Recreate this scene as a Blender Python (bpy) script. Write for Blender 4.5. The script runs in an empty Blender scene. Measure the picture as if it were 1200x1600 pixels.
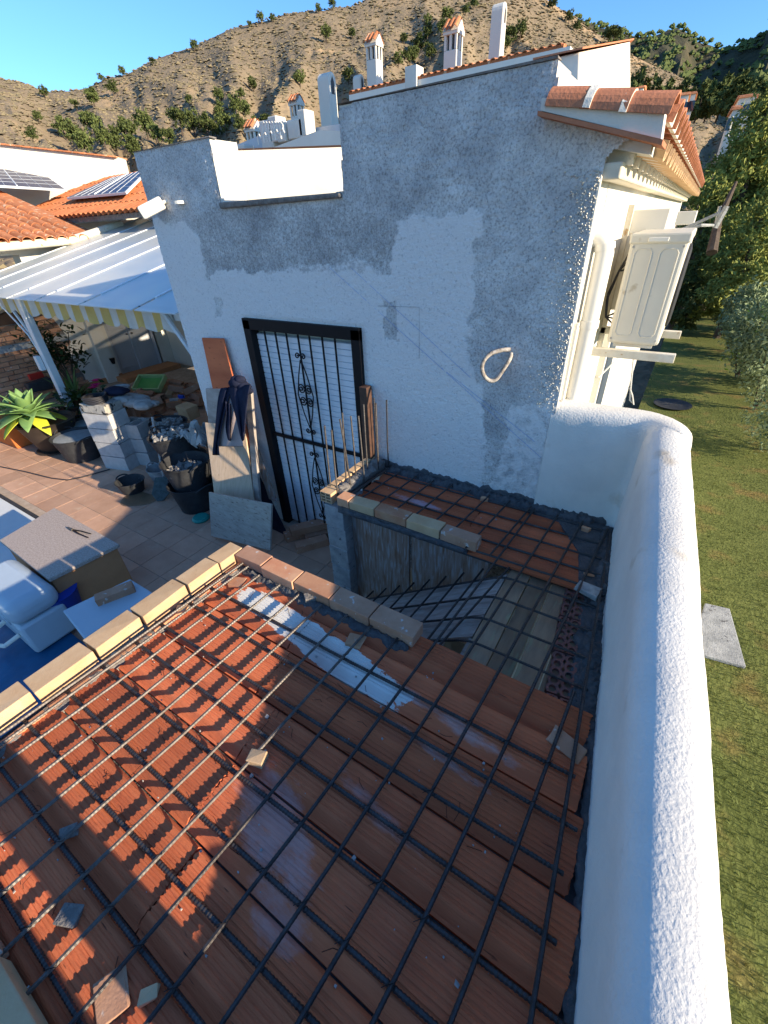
import bpy, bmesh, math, random
import numpy as np
from mathutils import Vector, Matrix, noise
random.seed(7); rng = np.random.default_rng(7)
R_ = math.radians
SC = bpy.context.scene
COL = SC.collection
# ------------------------------------------------------------------ camera
FPX = 663.0                                   # focal length in pixels of the 1200x1600 photograph
def _cam_axes():
    dn = np.array([645-600, 1780-800, FPX]); dn /= np.linalg.norm(dn); up = -dn
    mx = np.array([-619-600, 408-800, FPX]); mx -= mx.dot(up)*up; mx /= np.linalg.norm(mx)
    X = -mx; Y = np.cross(up, X)
    return np.array([X, Y, up])
RW = _cam_axes()                              # rows: world X, Y, Z in camera coords (right, down, forward)
cam = bpy.data.cameras.new('camera'); cam_o = bpy.data.objects.new('camera', cam); COL.objects.link(cam_o)
cam.sensor_fit = 'VERTICAL'; cam.sensor_height = 36.0; cam.lens = 36.0*FPX/1600.0
cam.clip_start = 0.03; cam.clip_end = 5000
M = Matrix([[RW[i][0], -RW[i][1], -RW[i][2], 0] for i in range(3)] + [[0, 0, 0, 1]])
cam_o.matrix_world = M
SC.camera = cam_o
# ------------------------------------------------------------------ world + sun
SUN_EL, SUN_AZ = R_(18.0), R_(1.0)            # azimuth measured from +X towards +Y
w = bpy.data.worlds.new('World'); SC.world = w; w.use_nodes = True
nt = w.node_tree; bg = nt.nodes['Background']
sky = nt.nodes.new('ShaderNodeTexSky'); sky.sky_type = 'NISHITA'; sky.sun_disc = False
sky.sun_elevation = SUN_EL; sky.sun_rotation = math.pi/2 - SUN_AZ
sky.air_density = 1.0; sky.dust_density = 0.0; sky.ozone_density = 6.0; sky.altitude = 100
tint = nt.nodes.new('ShaderNodeMix'); tint.data_type = 'RGBA'; tint.blend_type = 'MULTIPLY'; tint.inputs[0].default_value = 1.0
tint.inputs[7].default_value = (.88, 1.0, 1.04, 1); nt.links.new(sky.outputs[0], tint.inputs[6])   # clear deep blue winter sky, the same all round
nt.links.new(tint.outputs[2], bg.inputs[0]); bg.inputs[1].default_value = 0.14
sd = bpy.data.lights.new('sun', 'SUN'); sd.energy = 5.0; sd.angle = R_(0.55); sd.color = (1.0, 0.84, 0.62)
so = bpy.data.objects.new('sun', sd); COL.objects.link(so)
L = Vector((math.cos(SUN_EL)*math.cos(SUN_AZ), math.cos(SUN_EL)*math.sin(SUN_AZ), math.sin(SUN_EL)))
so.rotation_euler = L.to_track_quat('Z', 'Y').to_euler()
SC.view_settings.view_transform = 'Standard'; SC.view_settings.look = 'None'
SC.view_settings.exposure = 1.0; SC.view_settings.gamma = 1.0; SC.view_settings.use_curve_mapping = False
# ------------------------------------------------------------------ pixel -> world on a known plane
def _ray(px, py):
    v = np.array([px-600, py-800, FPX]); return RW @ v
def at_z(px, py, z): r = _ray(px, py); return Vector(r/r[2]*z)
def at_y(px, py, y): r = _ray(px, py); return Vector(r/r[1]*y)
def at_x(px, py, x): r = _ray(px, py); return Vector(r/r[0]*x)
def azel(px, py):
    r = _ray(px, py); r = r/np.linalg.norm(r); return math.atan2(r[0], r[1]), math.asin(r[2])
F, S, G = -2.72, -1.70, -4.0                  # terrace floor, slab top, lawn (camera height is 0)
WY = 2.68                                     # plane of the rough wall
# ------------------------------------------------------------------ mesh builder
class MB:
    def __init__(s): s.v = []; s.f = []; s.m = []
    def add(s, vs, fs, mi=0):
        b = len(s.v); s.v += [tuple(p) for p in vs]; s.f += [tuple(i+b for i in f) for f in fs]; s.m += [mi]*len(fs); return s
    def box(s, lo, hi, mi=0, mat=None, jit=0):
        x0, y0, z0 = lo; x1, y1, z1 = hi
        vs = [Vector(p) for p in ((x0,y0,z0),(x1,y0,z0),(x1,y1,z0),(x0,y1,z0),(x0,y0,z1),(x1,y0,z1),(x1,y1,z1),(x0,y1,z1))]
        if jit: vs = [p+Vector((random.uniform(-jit,jit),random.uniform(-jit,jit),random.uniform(-jit,jit))) for p in vs]
        if mat: vs = [mat @ p for p in vs]
        return s.add(vs, [(0,3,2,1),(4,5,6,7),(0,1,5,4),(1,2,6,5),(2,3,7,6),(3,0,4,7)], mi)
    def hexa(s, p, mi=0):                     # 8 explicit corners, order as box
        return s.add(p, [(0,3,2,1),(4,5,6,7),(0,1,5,4),(1,2,6,5),(2,3,7,6),(3,0,4,7)], mi)
    def prism(s, poly, d, mi=0):              # poly: list of 3D points, extruded by vector d
        n = len(poly); poly = [Vector(p) for p in poly]; d = Vector(d)
        vs = poly + [p+d for p in poly]
        fs = [tuple(range(n))[::-1], tuple(range(n, 2*n))] + [(i, (i+1) % n, n+(i+1) % n, n+i) for i in range(n)]
        return s.add(vs, fs, mi)
    def tube(s, pts, r, n=8, mi=0, cap=True, closed=False):
        pts = [Vector(p) for p in pts]; k = len(pts); rs = r if isinstance(r, (list, tuple)) else [r]*k
        vs = []; ref = None
        for i, p in enumerate(pts):
            a = pts[(i-1) % k] if (closed or i > 0) else pts[i]
            b = pts[(i+1) % k] if (closed or i < k-1) else pts[i]
            t = (b-a).normalized() if (b-a).length > 1e-9 else Vector((0,0,1))
            if ref is None:
                ref = t.cross(Vector((0,0,1)));
                if ref.length < .05: ref = t.cross(Vector((0,1,0)))
                ref.normalize()
            u = (ref - t*ref.dot(t)); u = u.normalized() if u.length > 1e-6 else t.orthogonal().normalized(); ref = u
            w_ = t.cross(u)
            for j in range(n):
                a_ = 2*math.pi*j/n; vs.append(p + (u*math.cos(a_)+w_*math.sin(a_))*rs[i])
        fs = []
        for i in range(k if closed else k-1):
            i2 = (i+1) % k
            for j in range(n): fs.append((i*n+j, i*n+(j+1) % n, i2*n+(j+1) % n, i2*n+j))
        if cap and not closed: fs.append(tuple(range(n))[::-1]); fs.append(tuple((k-1)*n+j for j in range(n)))
        return s.add(vs, fs, mi)
    def lathe(s, prof, c=(0,0,0), n=20, mi=0, mat=None, wob=0):   # prof: (r, z)
        vs = []
        for r, z in prof:
            for j in range(n):
                a = 2*math.pi*j/n; rr = r*(1+wob*math.sin(2*a+1)+wob*.5*math.sin(3*a))
                p = Vector((rr*math.cos(a), rr*math.sin(a), z))
                vs.append((mat @ p if mat else p) + Vector(c))
        fs = [(i*n+j, i*n+(j+1) % n, (i+1)*n+(j+1) % n, (i+1)*n+j) for i in range(len(prof)-1) for j in range(n)]
        fs.append(tuple(range(n))[::-1]); fs.append(tuple((len(prof)-1)*n+j for j in range(n)))
        return s.add(vs, fs, mi)
    def mesh(s, name, mats, smooth=False):
        me = bpy.data.meshes.new(name); me.from_pydata(s.v, [], s.f)
        for m in (mats if isinstance(mats, (list, tuple)) else [mats]): me.materials.append(m)
        if any(s.m): me.polygons.foreach_set('material_index', s.m)
        if smooth: me.polygons.foreach_set('use_smooth', [True]*len(me.polygons)); me.set_sharp_from_angle(angle=R_(40))
        me.update(); return me
def link(name, me, parent=None, loc=None, rot=None):
    o = bpy.data.objects.new(name, me); COL.objects.link(o)
    if parent:
        o.parent = parent; o.matrix_parent_inverse = Matrix.Translation(parent['_l']).inverted() if '_l' in parent else Matrix()
    if loc is not None: o.location = loc
    if rot is not None: o.rotation_euler = rot
    return o
def part(name, mb, mats, parent, smooth=False, bevel=0, label=None):
    o = link(name, mb.mesh(name, mats, smooth), parent)
    if bevel: bev(o, bevel)
    if label: o['label'] = label
    return o
def bev(o, wd, seg=2):
    b = o.modifiers.new('bevel', 'BEVEL'); b.width = wd; b.segments = 6 if wd > .05 else seg; b.limit_method = 'ANGLE'; b.angle_limit = R_(35); return o
def tag(o, label, cat, group=None):
    o['label'] = label; o['category'] = cat
    if group: o['group'] = group
    return o
def thing(name, label, cat, loc=(0,0,0), group=None):
    o = bpy.data.objects.new(name, None); COL.objects.link(o); o.location = loc; o.empty_display_size = .1
    o['_l'] = tuple(loc); return tag(o, label, cat, group)
def solo(name, mb, mats, label, cat, group=None, smooth=False, bevel=0, loc=None, rot=None):
    me = mb.mesh(name, mats, smooth) if isinstance(mb, MB) else mb
    o = link(name, me, None, loc, rot)
    if bevel: bev(o, bevel)
    return tag(o, label, cat, group)
def struct(name, mb, mats, smooth=False, kind='structure'):
    o = link(name, mb.mesh(name, mats, smooth)); o['kind'] = kind; return o
def kids(o): return [c for c in bpy.data.objects if c.parent == o]
def copy_thing(o, loc, rot=0, label=None, group=None, scale=None):
    r = o.copy(); COL.objects.link(r); r.location = loc
    r.rotation_euler = (0, 0, rot) if not isinstance(rot, (tuple, list)) else rot
    if scale: r.scale = (scale,)*3 if not isinstance(scale, tuple) else scale
    if label: r['label'] = label
    if group: r['group'] = group
    for c in kids(o):
        d = c.copy(); COL.objects.link(d); d.parent = r
        for g in kids(c): e = g.copy(); COL.objects.link(e); e.parent = d
    return r
# ------------------------------------------------------------------ materials
def mat(name, c1, c2=None, scale=8, rough=.85, bump=0, bscale=60, c3=None, s3=40, t3=.6, metal=0, rnd=0, stretch=(1,1,1), spec=.3, bdist=.01, world=True, w3=.06):
    m = bpy.data.materials.new(name); m.use_nodes = True; n = m.node_tree; N = n.nodes; Lk = n.links
    b = N['Principled BSDF']; b.inputs['Roughness'].default_value = rough; b.inputs['Metallic'].default_value = metal
    b.inputs['Specular IOR Level'].default_value = spec
    tc = N.new('ShaderNodeTexCoord'); mp = N.new('ShaderNodeMapping'); mp.inputs['Scale'].default_value = stretch
    if world: ge = N.new('ShaderNodeNewGeometry'); Lk.new(ge.outputs['Position'], mp.inputs[0])
    else: Lk.new(tc.outputs['Object'], mp.inputs[0])
    V = mp.outputs[0]
    c2 = c2 or tuple(x*.8 for x in c1)
    no = N.new('ShaderNodeTexNoise'); no.inputs['Scale'].default_value = scale; no.inputs['Detail'].default_value = 5; no.inputs['Roughness'].default_value = .65
    Lk.new(V, no.inputs['Vector'])
    cr = N.new('ShaderNodeValToRGB'); cr.color_ramp.elements[0].position = .32; cr.color_ramp.elements[1].position = .68
    cr.color_ramp.elements[0].color = (*c2, 1); cr.color_ramp.elements[1].color = (*c1, 1)
    Lk.new(no.outputs[0], cr.inputs[0]); out = cr.outputs[0]
    if c3:
        n3 = N.new('ShaderNodeTexNoise'); n3.inputs['Scale'].default_value = s3; n3.inputs['Detail'].default_value = 4; Lk.new(V, n3.inputs['Vector'])
        r3 = N.new('ShaderNodeValToRGB'); r3.color_ramp.elements[0].position = t3; r3.color_ramp.elements[1].position = t3+w3
        Lk.new(n3.outputs[0], r3.inputs[0])
        mx = N.new('ShaderNodeMix'); mx.data_type = 'RGBA'; Lk.new(r3.outputs[0], mx.inputs[0]); Lk.new(out, mx.inputs[6]); mx.inputs[7].default_value = (*c3, 1)
        out = mx.outputs[2]
    if rnd:
        oi = N.new('ShaderNodeObjectInfo'); hs = N.new('ShaderNodeHueSaturation'); mr = N.new('ShaderNodeMapRange')
        mr.inputs[3].default_value = 1-rnd; mr.inputs[4].default_value = 1+rnd; Lk.new(oi.outputs['Random'], mr.inputs[0])
        Lk.new(mr.outputs[0], hs.inputs['Value']); Lk.new(out, hs.inputs['Color']); out = hs.outputs[0]
    Lk.new(out, b.inputs['Base Color'])
    if bump:
        nb = N.new('ShaderNodeTexNoise'); nb.inputs['Scale'].default_value = bscale; nb.inputs['Detail'].default_value = 4; Lk.new(V, nb.inputs['Vector'])
        bp = N.new('ShaderNodeBump'); bp.inputs['Strength'].default_value = bump; bp.inputs['Distance'].default_value = bdist
        Lk.new(nb.outputs[0], bp.inputs['Height']); Lk.new(bp.outputs[0], b.inputs['Normal'])
    b.inputs['Specular IOR Level'].default_value = min(spec, .12) if rough >= .8 else spec
    m['_out'] = out.node.name
    return m
WHITE = mat('white_render', (.70,.67,.59), (.63,.60,.53), 3, .9, .5, 90, bdist=.006)
WHITEFAR = mat('far_white_render', (.74,.70,.61), (.67,.63,.55), 1.5, .9, .2, 20)
PLAST = mat('white_plastic', (.80,.77,.68), (.76,.73,.64), 4, .45)
ACM = mat('ac_cream_metal', (.66,.63,.53), (.60,.57,.48), 3, .5, c3=(.45,.40,.30), s3=9, t3=.68)
BEAM = mat('stained_white_metal', (.72,.68,.56), (.62,.55,.42), 14, .5, c3=(.42,.28,.14), s3=18, t3=.66)
ALU = mat('painted_aluminium', (.72,.75,.76), (.62,.66,.68), 6, .4, c3=(.3,.3,.28), s3=30, t3=.68)
CLAY = mat('clay_plank', (.68,.195,.085), (.50,.130,.060), 6, .95, .6, 120, c3=(.13,.045,.03), s3=60, t3=.68, rnd=.2, stretch=(.22,2.2,1), bdist=.004)
CLAY2 = mat('clay_roof_tile', (.55,.22,.10), (.40,.15,.07), 7, .9, .3, 60, c3=(.60,.42,.28), s3=12, t3=.60, rnd=.2)
CLAYE = mat('eave_tile_clay', (.50,.21,.12), (.40,.16,.085), 9, .85, .3, 80, rnd=.12)
BRICKY = mat('pale_brick', (.60,.42,.25), (.52,.33,.18), 9, .9, .4, 150, c3=(.30,.20,.12), s3=50, t3=.70, rnd=.10, bdist=.003)
BRICKR = mat('red_brick', (.46,.20,.11), (.55,.32,.19), 6, .9, .4, 140, c3=(.5,.44,.38), s3=25, t3=.64, rnd=.2, bdist=.003)
BRICKP = mat('pinkish_brick', (.50,.29,.19), (.40,.21,.13), 8, .9, .4, 140, c3=(.55,.5,.45), s3=25, t3=.64, rnd=.15, bdist=.003)
MORT = mat('grey_mortar', (.26,.24,.22), (.14,.13,.12), 25, .95, .9, 70, bdist=.012)
MORTD = mat('dark_damp_mortar', (.13,.13,.13), (.07,.07,.075), 18, .9, .9, 60, bdist=.012)
CONC = mat('concrete_block', (.52,.51,.49), (.40,.39,.38), 12, .95, .7, 160, rnd=.1, bdist=.004)
CONC2 = mat('pillar_concrete', (.42,.43,.42), (.24,.25,.25), 9, .95, .7, 60, c3=(.12,.12,.12), s3=14, t3=.64)
REBAR = mat('dark_rebar_steel', (.085,.08,.08), (.05,.042,.04), 30, .42, .1, 300, metal=.55)
REBARLIT = mat('sunlit_tone_rebar_steel', (.16,.145,.13), (.08,.065,.055), 30, .5, metal=.4)  # paler copy of the bar steel, sunlight put into its colour
IRON = mat('black_painted_iron', (.009,.009,.010), (.014,.012,.013), 20, .6, spec=.15)
RUST = mat('brown_steel', (.11,.055,.035), (.05,.03,.022), 20, .6)
WOODO = mat('old_grey_boards', (.42,.37,.33), (.25,.21,.18), 10, .85, .7, 60, c3=(.36,.33,.29), s3=16, t3=.60, stretch=(.35,3.5,1), rnd=.15, bdist=.004)
WOODG = mat('mossy_boards', (.40,.265,.165), (.24,.155,.10), 7, .9, .6, 50, c3=(.32,.27,.16), s3=10, t3=.61, stretch=(2.5,.5,1), rnd=.22, bdist=.004)
WOODV = mat('weathered_shutter_board', (.26,.145,.085), (.40,.33,.28), 14, .9, .7, 70, c3=(.42,.40,.38), s3=22, t3=.52, stretch=(3.2,1,.3), bdist=.005, w3=.12)
PLY = mat('plywood_board', (.60,.46,.33), (.48,.36,.25), 16, .8, .3, 90, c3=(.25,.17,.09), s3=35, t3=.68, stretch=(3,1,.4))
PLYG = mat('scraped_grey_board', (.46,.42,.36), (.34,.30,.25), 12, .85, .5, 90, c3=(.14,.11,.09), s3=30, t3=.62, stretch=(.6,1,2.5))
GRAN = mat('speckled_stone_top', (.50,.42,.36), (.30,.24,.20), 70, .55, c3=(.20,.16,.15), s3=160, t3=.60)
BROWN = mat('brown_terracotta_panel', (.52,.25,.115), (.44,.20,.09), 4, .75, .2, 60)
RUBB = mat('black_rubber_tub', (.022,.023,.026), (.045,.047,.05), 10, .6, .3, 40, c3=(.14,.14,.14), s3=20, t3=.68)
MORTW = mat('wet_grey_paste', (.30,.32,.33), (.20,.22,.23), 8, .7, .6, 40)
RUBBLE = mat('white_rubble', (.42,.40,.37), (.22,.21,.20), 25, .95, .5, 60, rnd=.2)
FABN = mat('navy_jersey', (.022,.026,.05), (.012,.014,.03), 12, .9, .4, 60)
FABG = mat('pinkish_grey_lining', (.42,.34,.32), (.34,.27,.26), 12, .95, .4, 80)
BLUEW = mat('pool_cover_blue', (.010,.12,.25), (.006,.08,.18), 6, .35, .3, 14)
BLUEP = mat('pale_pool_plastic', (.48,.56,.62), (.42,.50,.56), 3, .35)
NAVYP = mat('royal_blue_plastic', (.01,.06,.42), None, 3, .4)
GLASSD = mat('dark_glass', (.02,.03,.05), (.03,.04,.06), 2, .08, spec=.6)
PANEL = mat('solar_cell', (.010,.018,.06), (.016,.025,.075), 3, .35, spec=.15)
DOORG = mat('pale_grey_door', (.46,.47,.49), (.42,.43,.45), 3, .5)
SLATM = mat('white_blind_slat', (.80,.82,.84), (.75,.77,.80), 5, .5)
FLOORT = mat('terracotta_floor_tile', (.56,.345,.235), (.45,.265,.175), 4, .7, .2, 60, c3=(.56,.40,.28), s3=9, t3=.62, rnd=.13, w3=.15)
GROUT = mat('floor_grout', (.52,.42,.33), (.36,.28,.22), 10, .9)
GRASS = mat('lawn_ground', (.16,.175,.05), (.095,.115,.03), 1.1, .95, .8, 25, c3=(.20,.15,.05), s3=2.2, t3=.56, bdist=.03, w3=.16)
BLADE = mat('grass_blade', (.15,.175,.05), (.09,.12,.032), 1.5, .8, c3=(.20,.17,.06), s3=2.2, t3=.56, w3=.16)
HILL = mat('dry_scrub_hill', (.28,.215,.135), (.195,.15,.098), .05, .95, .45, .5, c3=(.40,.28,.16), s3=.018, t3=.57, bdist=2.0, w3=.1)
SCRUB = mat('dry_scrub_tufts', (.235,.19,.115), (.17,.14,.08), .1, .95, rnd=.2)
HILLB = mat('dark_wooded_hill', (.10,.085,.05), (.035,.042,.025), .04, .95, .9, .3, bdist=2.0)
PINE = mat('pine_foliage', (.115,.14,.042), (.065,.085,.028), .8, .8, rnd=.25)
PINE2 = mat('garden_pine_foliage', (.26,.28,.07), (.17,.195,.05), 1.2, .8, rnd=.15)
SHRUB = mat('garden_shrub_leaves', (.17,.24,.06), (.10,.16,.035), 2, .7, rnd=.2)
OLEAN = mat('grey_green_leaves', (.25,.30,.15), (.15,.20,.09), 2, .7, rnd=.2)
LIME = mat('lime_green_leaves', (.30,.42,.05), (.20,.32,.03), 2, .7, rnd=.1)
DARKL = mat('dark_glossy_leaves', (.030,.060,.016), (.015,.035,.01), 5, .45)
AGAV = mat('agave_leaf', (.20,.33,.10), (.13,.24,.09), 6, .5)
AGAVY = mat('yellowing_agave_leaf', (.50,.48,.03), (.35,.42,.04), 6, .5)
BARK = mat('bark', (.13,.10,.075), (.07,.05,.04), 10, .95, .8, 20)
POT = mat('orange_clay_planter', (.55,.17,.045), (.46,.13,.04), 5, .8)
POTD = mat('dark_glazed_pot', (.055,.04,.032), (.035,.028,.022), 5, .5)
PINK = mat('pink_petal', (.75,.03,.20), None, 5, .6)
REDP = mat('red_plastic', (.50,.03,.02), None, 5, .5)
GREENC = mat('green_plastic_crate', (.16,.42,.10), (.12,.34,.08), 5, .5)
TEAL = mat('teal_plastic', (.02,.30,.25), None, 5, .5)
SACK = mat('pale_sacking', (.45,.43,.40), (.30,.28,.26), 9, .9, .6, 30)
HOSE = mat('dark_hose', (.03,.03,.035), None, 5, .5)
CONDUIT = mat('grey_corrugated_conduit', (.55,.50,.44), (.14,.11,.08), 28, .7, .5, 120, world=False)
YEL = mat('yellow_canvas', (.62,.47,.17), (.52,.38,.13), 6, .85)
CANV = mat('white_canvas', (.62,.62,.58), (.52,.52,.48), 6, .85)
JEANS = mat('blue_denim', (.05,.07,.14), None, 20, .9); SKIN = mat('skin', (.45,.25,.17), None, 10, .6)
def glass_mat():
    m = bpy.data.materials.new('translucent_roof_glass'); m.use_nodes = True; n = m.node_tree; N = n.nodes; Lk = n.links
    b = N['Principled BSDF']; b.inputs['Base Color'].default_value = (.42,.50,.50,1); b.inputs['Roughness'].default_value = .28
    b.inputs['Alpha'].default_value = .70; b.inputs['Specular IOR Level'].default_value = .35
    ge = N.new('ShaderNodeNewGeometry'); no = N.new('ShaderNodeTexNoise'); no.inputs['Scale'].default_value = .9; Lk.new(ge.outputs['Position'], no.inputs['Vector'])
    cr = N.new('ShaderNodeValToRGB'); cr.color_ramp.elements[0].position = .4; cr.color_ramp.elements[1].position = .62
    cr.color_ramp.elements[0].color = (.58,.65,.66,1); cr.color_ramp.elements[1].color = (.78,.78,.70,1)
    Lk.new(no.outputs[0], cr.inputs[0]); Lk.new(cr.outputs[0], b.inputs['Base Color']); return m
GLASSR = glass_mat()
# ================================================================== SETTING
def vnoise(x, y, z, sc, o=4): return noise.fractal(Vector((x*sc, y*sc, z*sc)), 1.0, 2.0, o)
# ---- terrace floor: bed + individual tiles
fb = struct('terrace_floor', MB().box((-16,-3,F-.3),(-1.6,6.3,F-.005)), GROUT)
tm = MB().box((-.1595,-.152,-.010),(.1595,.152,0)).mesh('floor_tile', FLOORT)
cnt = 0
for i in range(-40, 40):
    for j in range(-6, 16):
        x, y = -6.13+.325*(i+.5), 1.36+.31*(j+.5)
        if not (-9.6 < x < -1.9 and .55 < y < 5.0): continue
        if x < -4.6 and y < 1.25: continue
        if x > -4.0 and y > 2.75: continue
        if y > 3.2 and x > -4.2: continue
        o = link('floor_tile', tm, fb, (x, y, F+random.uniform(-.001,.0015)), (random.uniform(-.003,.003), random.uniform(-.003,.003), 0)); cnt += 1
        if cnt > 290: break
    if cnt > 290: break
# ---- lawn
lb = struct('lawn', MB().box((-.2,-8,G-.3),(60,42,G)), GRASS)
vs, fs = [], []
for i in range(42000):
    t = rng.random()**1.6; y = -1.0+14*t; x = .55+rng.random()*(2.2+.30*max(y,0))
    a = rng.random()*6.28; h = .018+.026*rng.random(); wd = .004+.003*rng.random(); lean = .02
    b = len(vs); dx, dy = math.cos(a)*wd, math.sin(a)*wd
    vs += [(x-dx,y-dy,G), (x+dx,y+dy,G), (x+rng.normal()*lean, y+rng.normal()*lean, G+h)]; fs.append((b,b+1,b+2))
gb = MB(); gb.v = vs; gb.f = fs; gb.m = [0]*len(fs)
go = struct('grass', gb, BLADE, kind='stuff')
# stepping slab in the lawn
c = at_z(1140,1000,G)
q = [at_z(px,py,G) for px,py in ((1118,952),(1138,955),(1163,1046),(1126,1040))]
q[0].x -= .12; q[3].x -= .3
solo('stepping_stone', MB().prism([p+Vector((0,0,.002)) for p in q][::-1], (0,0,.045)), CONC2, 'cracked pale concrete stepping slab lying in the lawn beside the parapet', 'paving slab', bevel=.01)
# ---- hills : height field around the place, real distances
def prof(tab):
    A = [math.degrees(azel(px,py)[0]) for px,py in tab]; E = [math.degrees(azel(px,py)[1]) for px,py in tab]
    i = np.argsort(A); return np.array(A)[i], np.array(E)[i]
skyA = prof([(0,122),(35,128),(70,143),(110,141),(140,137),(170,120),(200,115),(240,95),(300,75),(360,45),(400,32),(440,22),(500,14),(545,8),(580,-6),(640,-22),(720,-30),(800,-20),(860,2),(890,22),(920,42),(950,62),(985,84),(1020,100),(1055,116),(1090,140),(1130,165),(1200,185)])
skyB = prof([(700,60),(860,30),(900,30),(945,42),(975,48),(1000,54),(1025,52),(1042,44),(1060,40),(1075,48),(1092,64),(1110,68),(1130,78),(1150,70),(1175,60),(1200,52)])
def ridge(tab, az, left, right):
    d = math.degrees(az); return math.radians(float(np.interp(d, tab[0], tab[1], left=left, right=right)))
def hA(az, r):
    el = ridge(skyA, az, 11.0, 5.0); x, y = r*math.sin(az), r*math.cos(az)
    r0, rc = 45.0, 430.0+60*math.sin(az*3+1)
    t = (r-r0)/(rc-r0); zc = rc*math.tan(el)
    n = 1-abs(noise.fractal(Vector((az*7, r*.004, 3.1)), 1, 2, 5)); m = noise.fractal(Vector((x*.012, y*.012, 0)), 1, 2, 6)
    if t < 0: return -6.0
    s = t**1.45 if t < 1 else 1-(t-1)*.9
    return -6 + (zc+6)*s + (n-.75)*20*min(1, t*2)*max(0, 1-abs(t-.0)**3 if t < 1 else 0) + m*2.6*min(1, t*2)*(1 if t < .9 else .25)
def hB(az, r):
    el = ridge(skyB, az, 12.5, 12.0); rc = 900.0; r0 = 150.0; t = (r-r0)/(rc-r0); zc = rc*math.tan(el)
    x, y = r*math.sin(az), r*math.cos(az); m = noise.fractal(Vector((x*.006, y*.006, 7)), 1, 2, 6)
    n = 1-abs(noise.fractal(Vector((az*9, r*.002, 9.1)), 1, 2, 5))
    if t < 0: return -6.2
    s = t**1.3 if t < 1 else 1-(t-1)*.9
    return -6.2+(zc+6.2)*s + (n-.75)*60*min(1,t*2)*max(0,1-t**4 if t<1 else 0) + m*14*min(1,t*2)*(1 if t < .9 else .3)
def terrain(name, fn, a0, a1, na, r0, r1, nr, m):
    vs = []; 
    for i in range(nr):
        r = r0*(r1/r0)**(i/(nr-1)) if r0 > 0 else r1*i/(nr-1)
        for j in range(na):
            az = R_(a0+(a1-a0)*j/(na-1)); vs.append((r*math.sin(az), r*math.cos(az), fn(az, r)))
    fs = [(i*na+j, i*na+j+1, (i+1)*na+j+1, (i+1)*na+j) for i in range(nr-1) for j in range(na-1)]
    b = MB(); b.v = vs; b.f = fs; b.m = [0]*len(fs); return struct(name, b, m, smooth=True)
terrain('near_hill', hA, -110, 12, 460, 38, 560, 150, HILL)
terrain('far_hill', hB, -40, 60, 240, 140, 1150, 90, HILLB)
struct('ground', MB().add([(-2500,-2500,-6.3),(2500,-2500,-6.3),(2500,2500,-6.3),(-2500,2500,-6.3)], [(0,1,2,3)]), HILL)
def hill_hit(px, py, fn=hA, r1=560):
    az, el = azel(px, py); te = math.tan(el)
    r = 46.0
    while r < r1:
        if fn(az, r) > r*te: return Vector((r*math.sin(az), r*math.cos(az), fn(az, r)))
        r += 1.5
    return None
# ---- foliage helper: many small leaf faces filling an uneven crown
def leaves(lobes, n, size, seed=0, drop=.0, up=.3, aspect=.5):
    g = np.random.default_rng(seed); P = []
    tot = sum(l[3]*l[4]*l[5] for l in lobes)
    vs, fs = [], []
    for (cx, cy, cz, rx, ry, rz) in lobes:
        k = int(n*rx*ry*rz/tot)+1
        # sub clumps on the lobe
        nc = max(5, k//22); cc = g.normal(size=(nc,3)); cc /= np.linalg.norm(cc, axis=1)[:,None]; cc *= (.45+.55*g.random((nc,1))**.5)
        for _ in range(k):
            q = cc[g.integers(nc)]; p = q + g.normal(size=3)*.17
            c0 = np.array([cx+p[0]*rx, cy+p[1]*ry, cz+p[2]*rz])
            d = g.normal(size=3); d[2] += up; d /= np.linalg.norm(d); e = np.cross(d, g.normal(size=3)); e /= np.linalg.norm(e)
            s = size*(.6+.8*g.random()); b = len(vs)
            vs += [tuple(c0-d*s*.5), tuple(c0+e*s*aspect*.5), tuple(c0+d*s*.5), tuple(c0-e*s*aspect*.5)]; fs.append((b,b+1,b+2,b+3))
    m = MB(); m.v = vs; m.f = fs; m.m = [0]*len(fs); return m
# ---- hill pines (individual), scrub (stuff)
def hpine(seed):
    g = random.Random(seed); lb = []
    for k in range(5):
        a = g.random()*6.28; q = g.random()*.9; lb.append((math.cos(a)*q, math.sin(a)*q, 1.5+g.random()*1.2, .8+g.random()*.5, .8+g.random()*.5, .6+g.random()*.4))
    lb.append((0,0,1.7,1.2,1.2,1.0))
    return leaves(lb, 1100, .30, seed, aspect=.7), MB().tube([(0,0,-.6),(.1,0,.7),(.05,.1,1.8)], [.16,.12,.06], 6)
HP = [(a.mesh('crown', PINE), b.mesh('trunk', BARK)) for a, b in (hpine(s) for s in range(4))]
def hill_pine(p, s, label, k, sq=1.0, group='pine bushes scattered on the hillside'):
    t = thing('hill_pine', label, 'tree', tuple(p), group)
    for nm, me in (('crown', HP[k][0]), ('trunk', HP[k][1])):
        o = link(nm, me, t); o.matrix_parent_inverse = Matrix()
    t.scale = (s, s, s*sq); t.rotation_euler = (0, 0, k*1.3+p.x)
    return t
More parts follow.
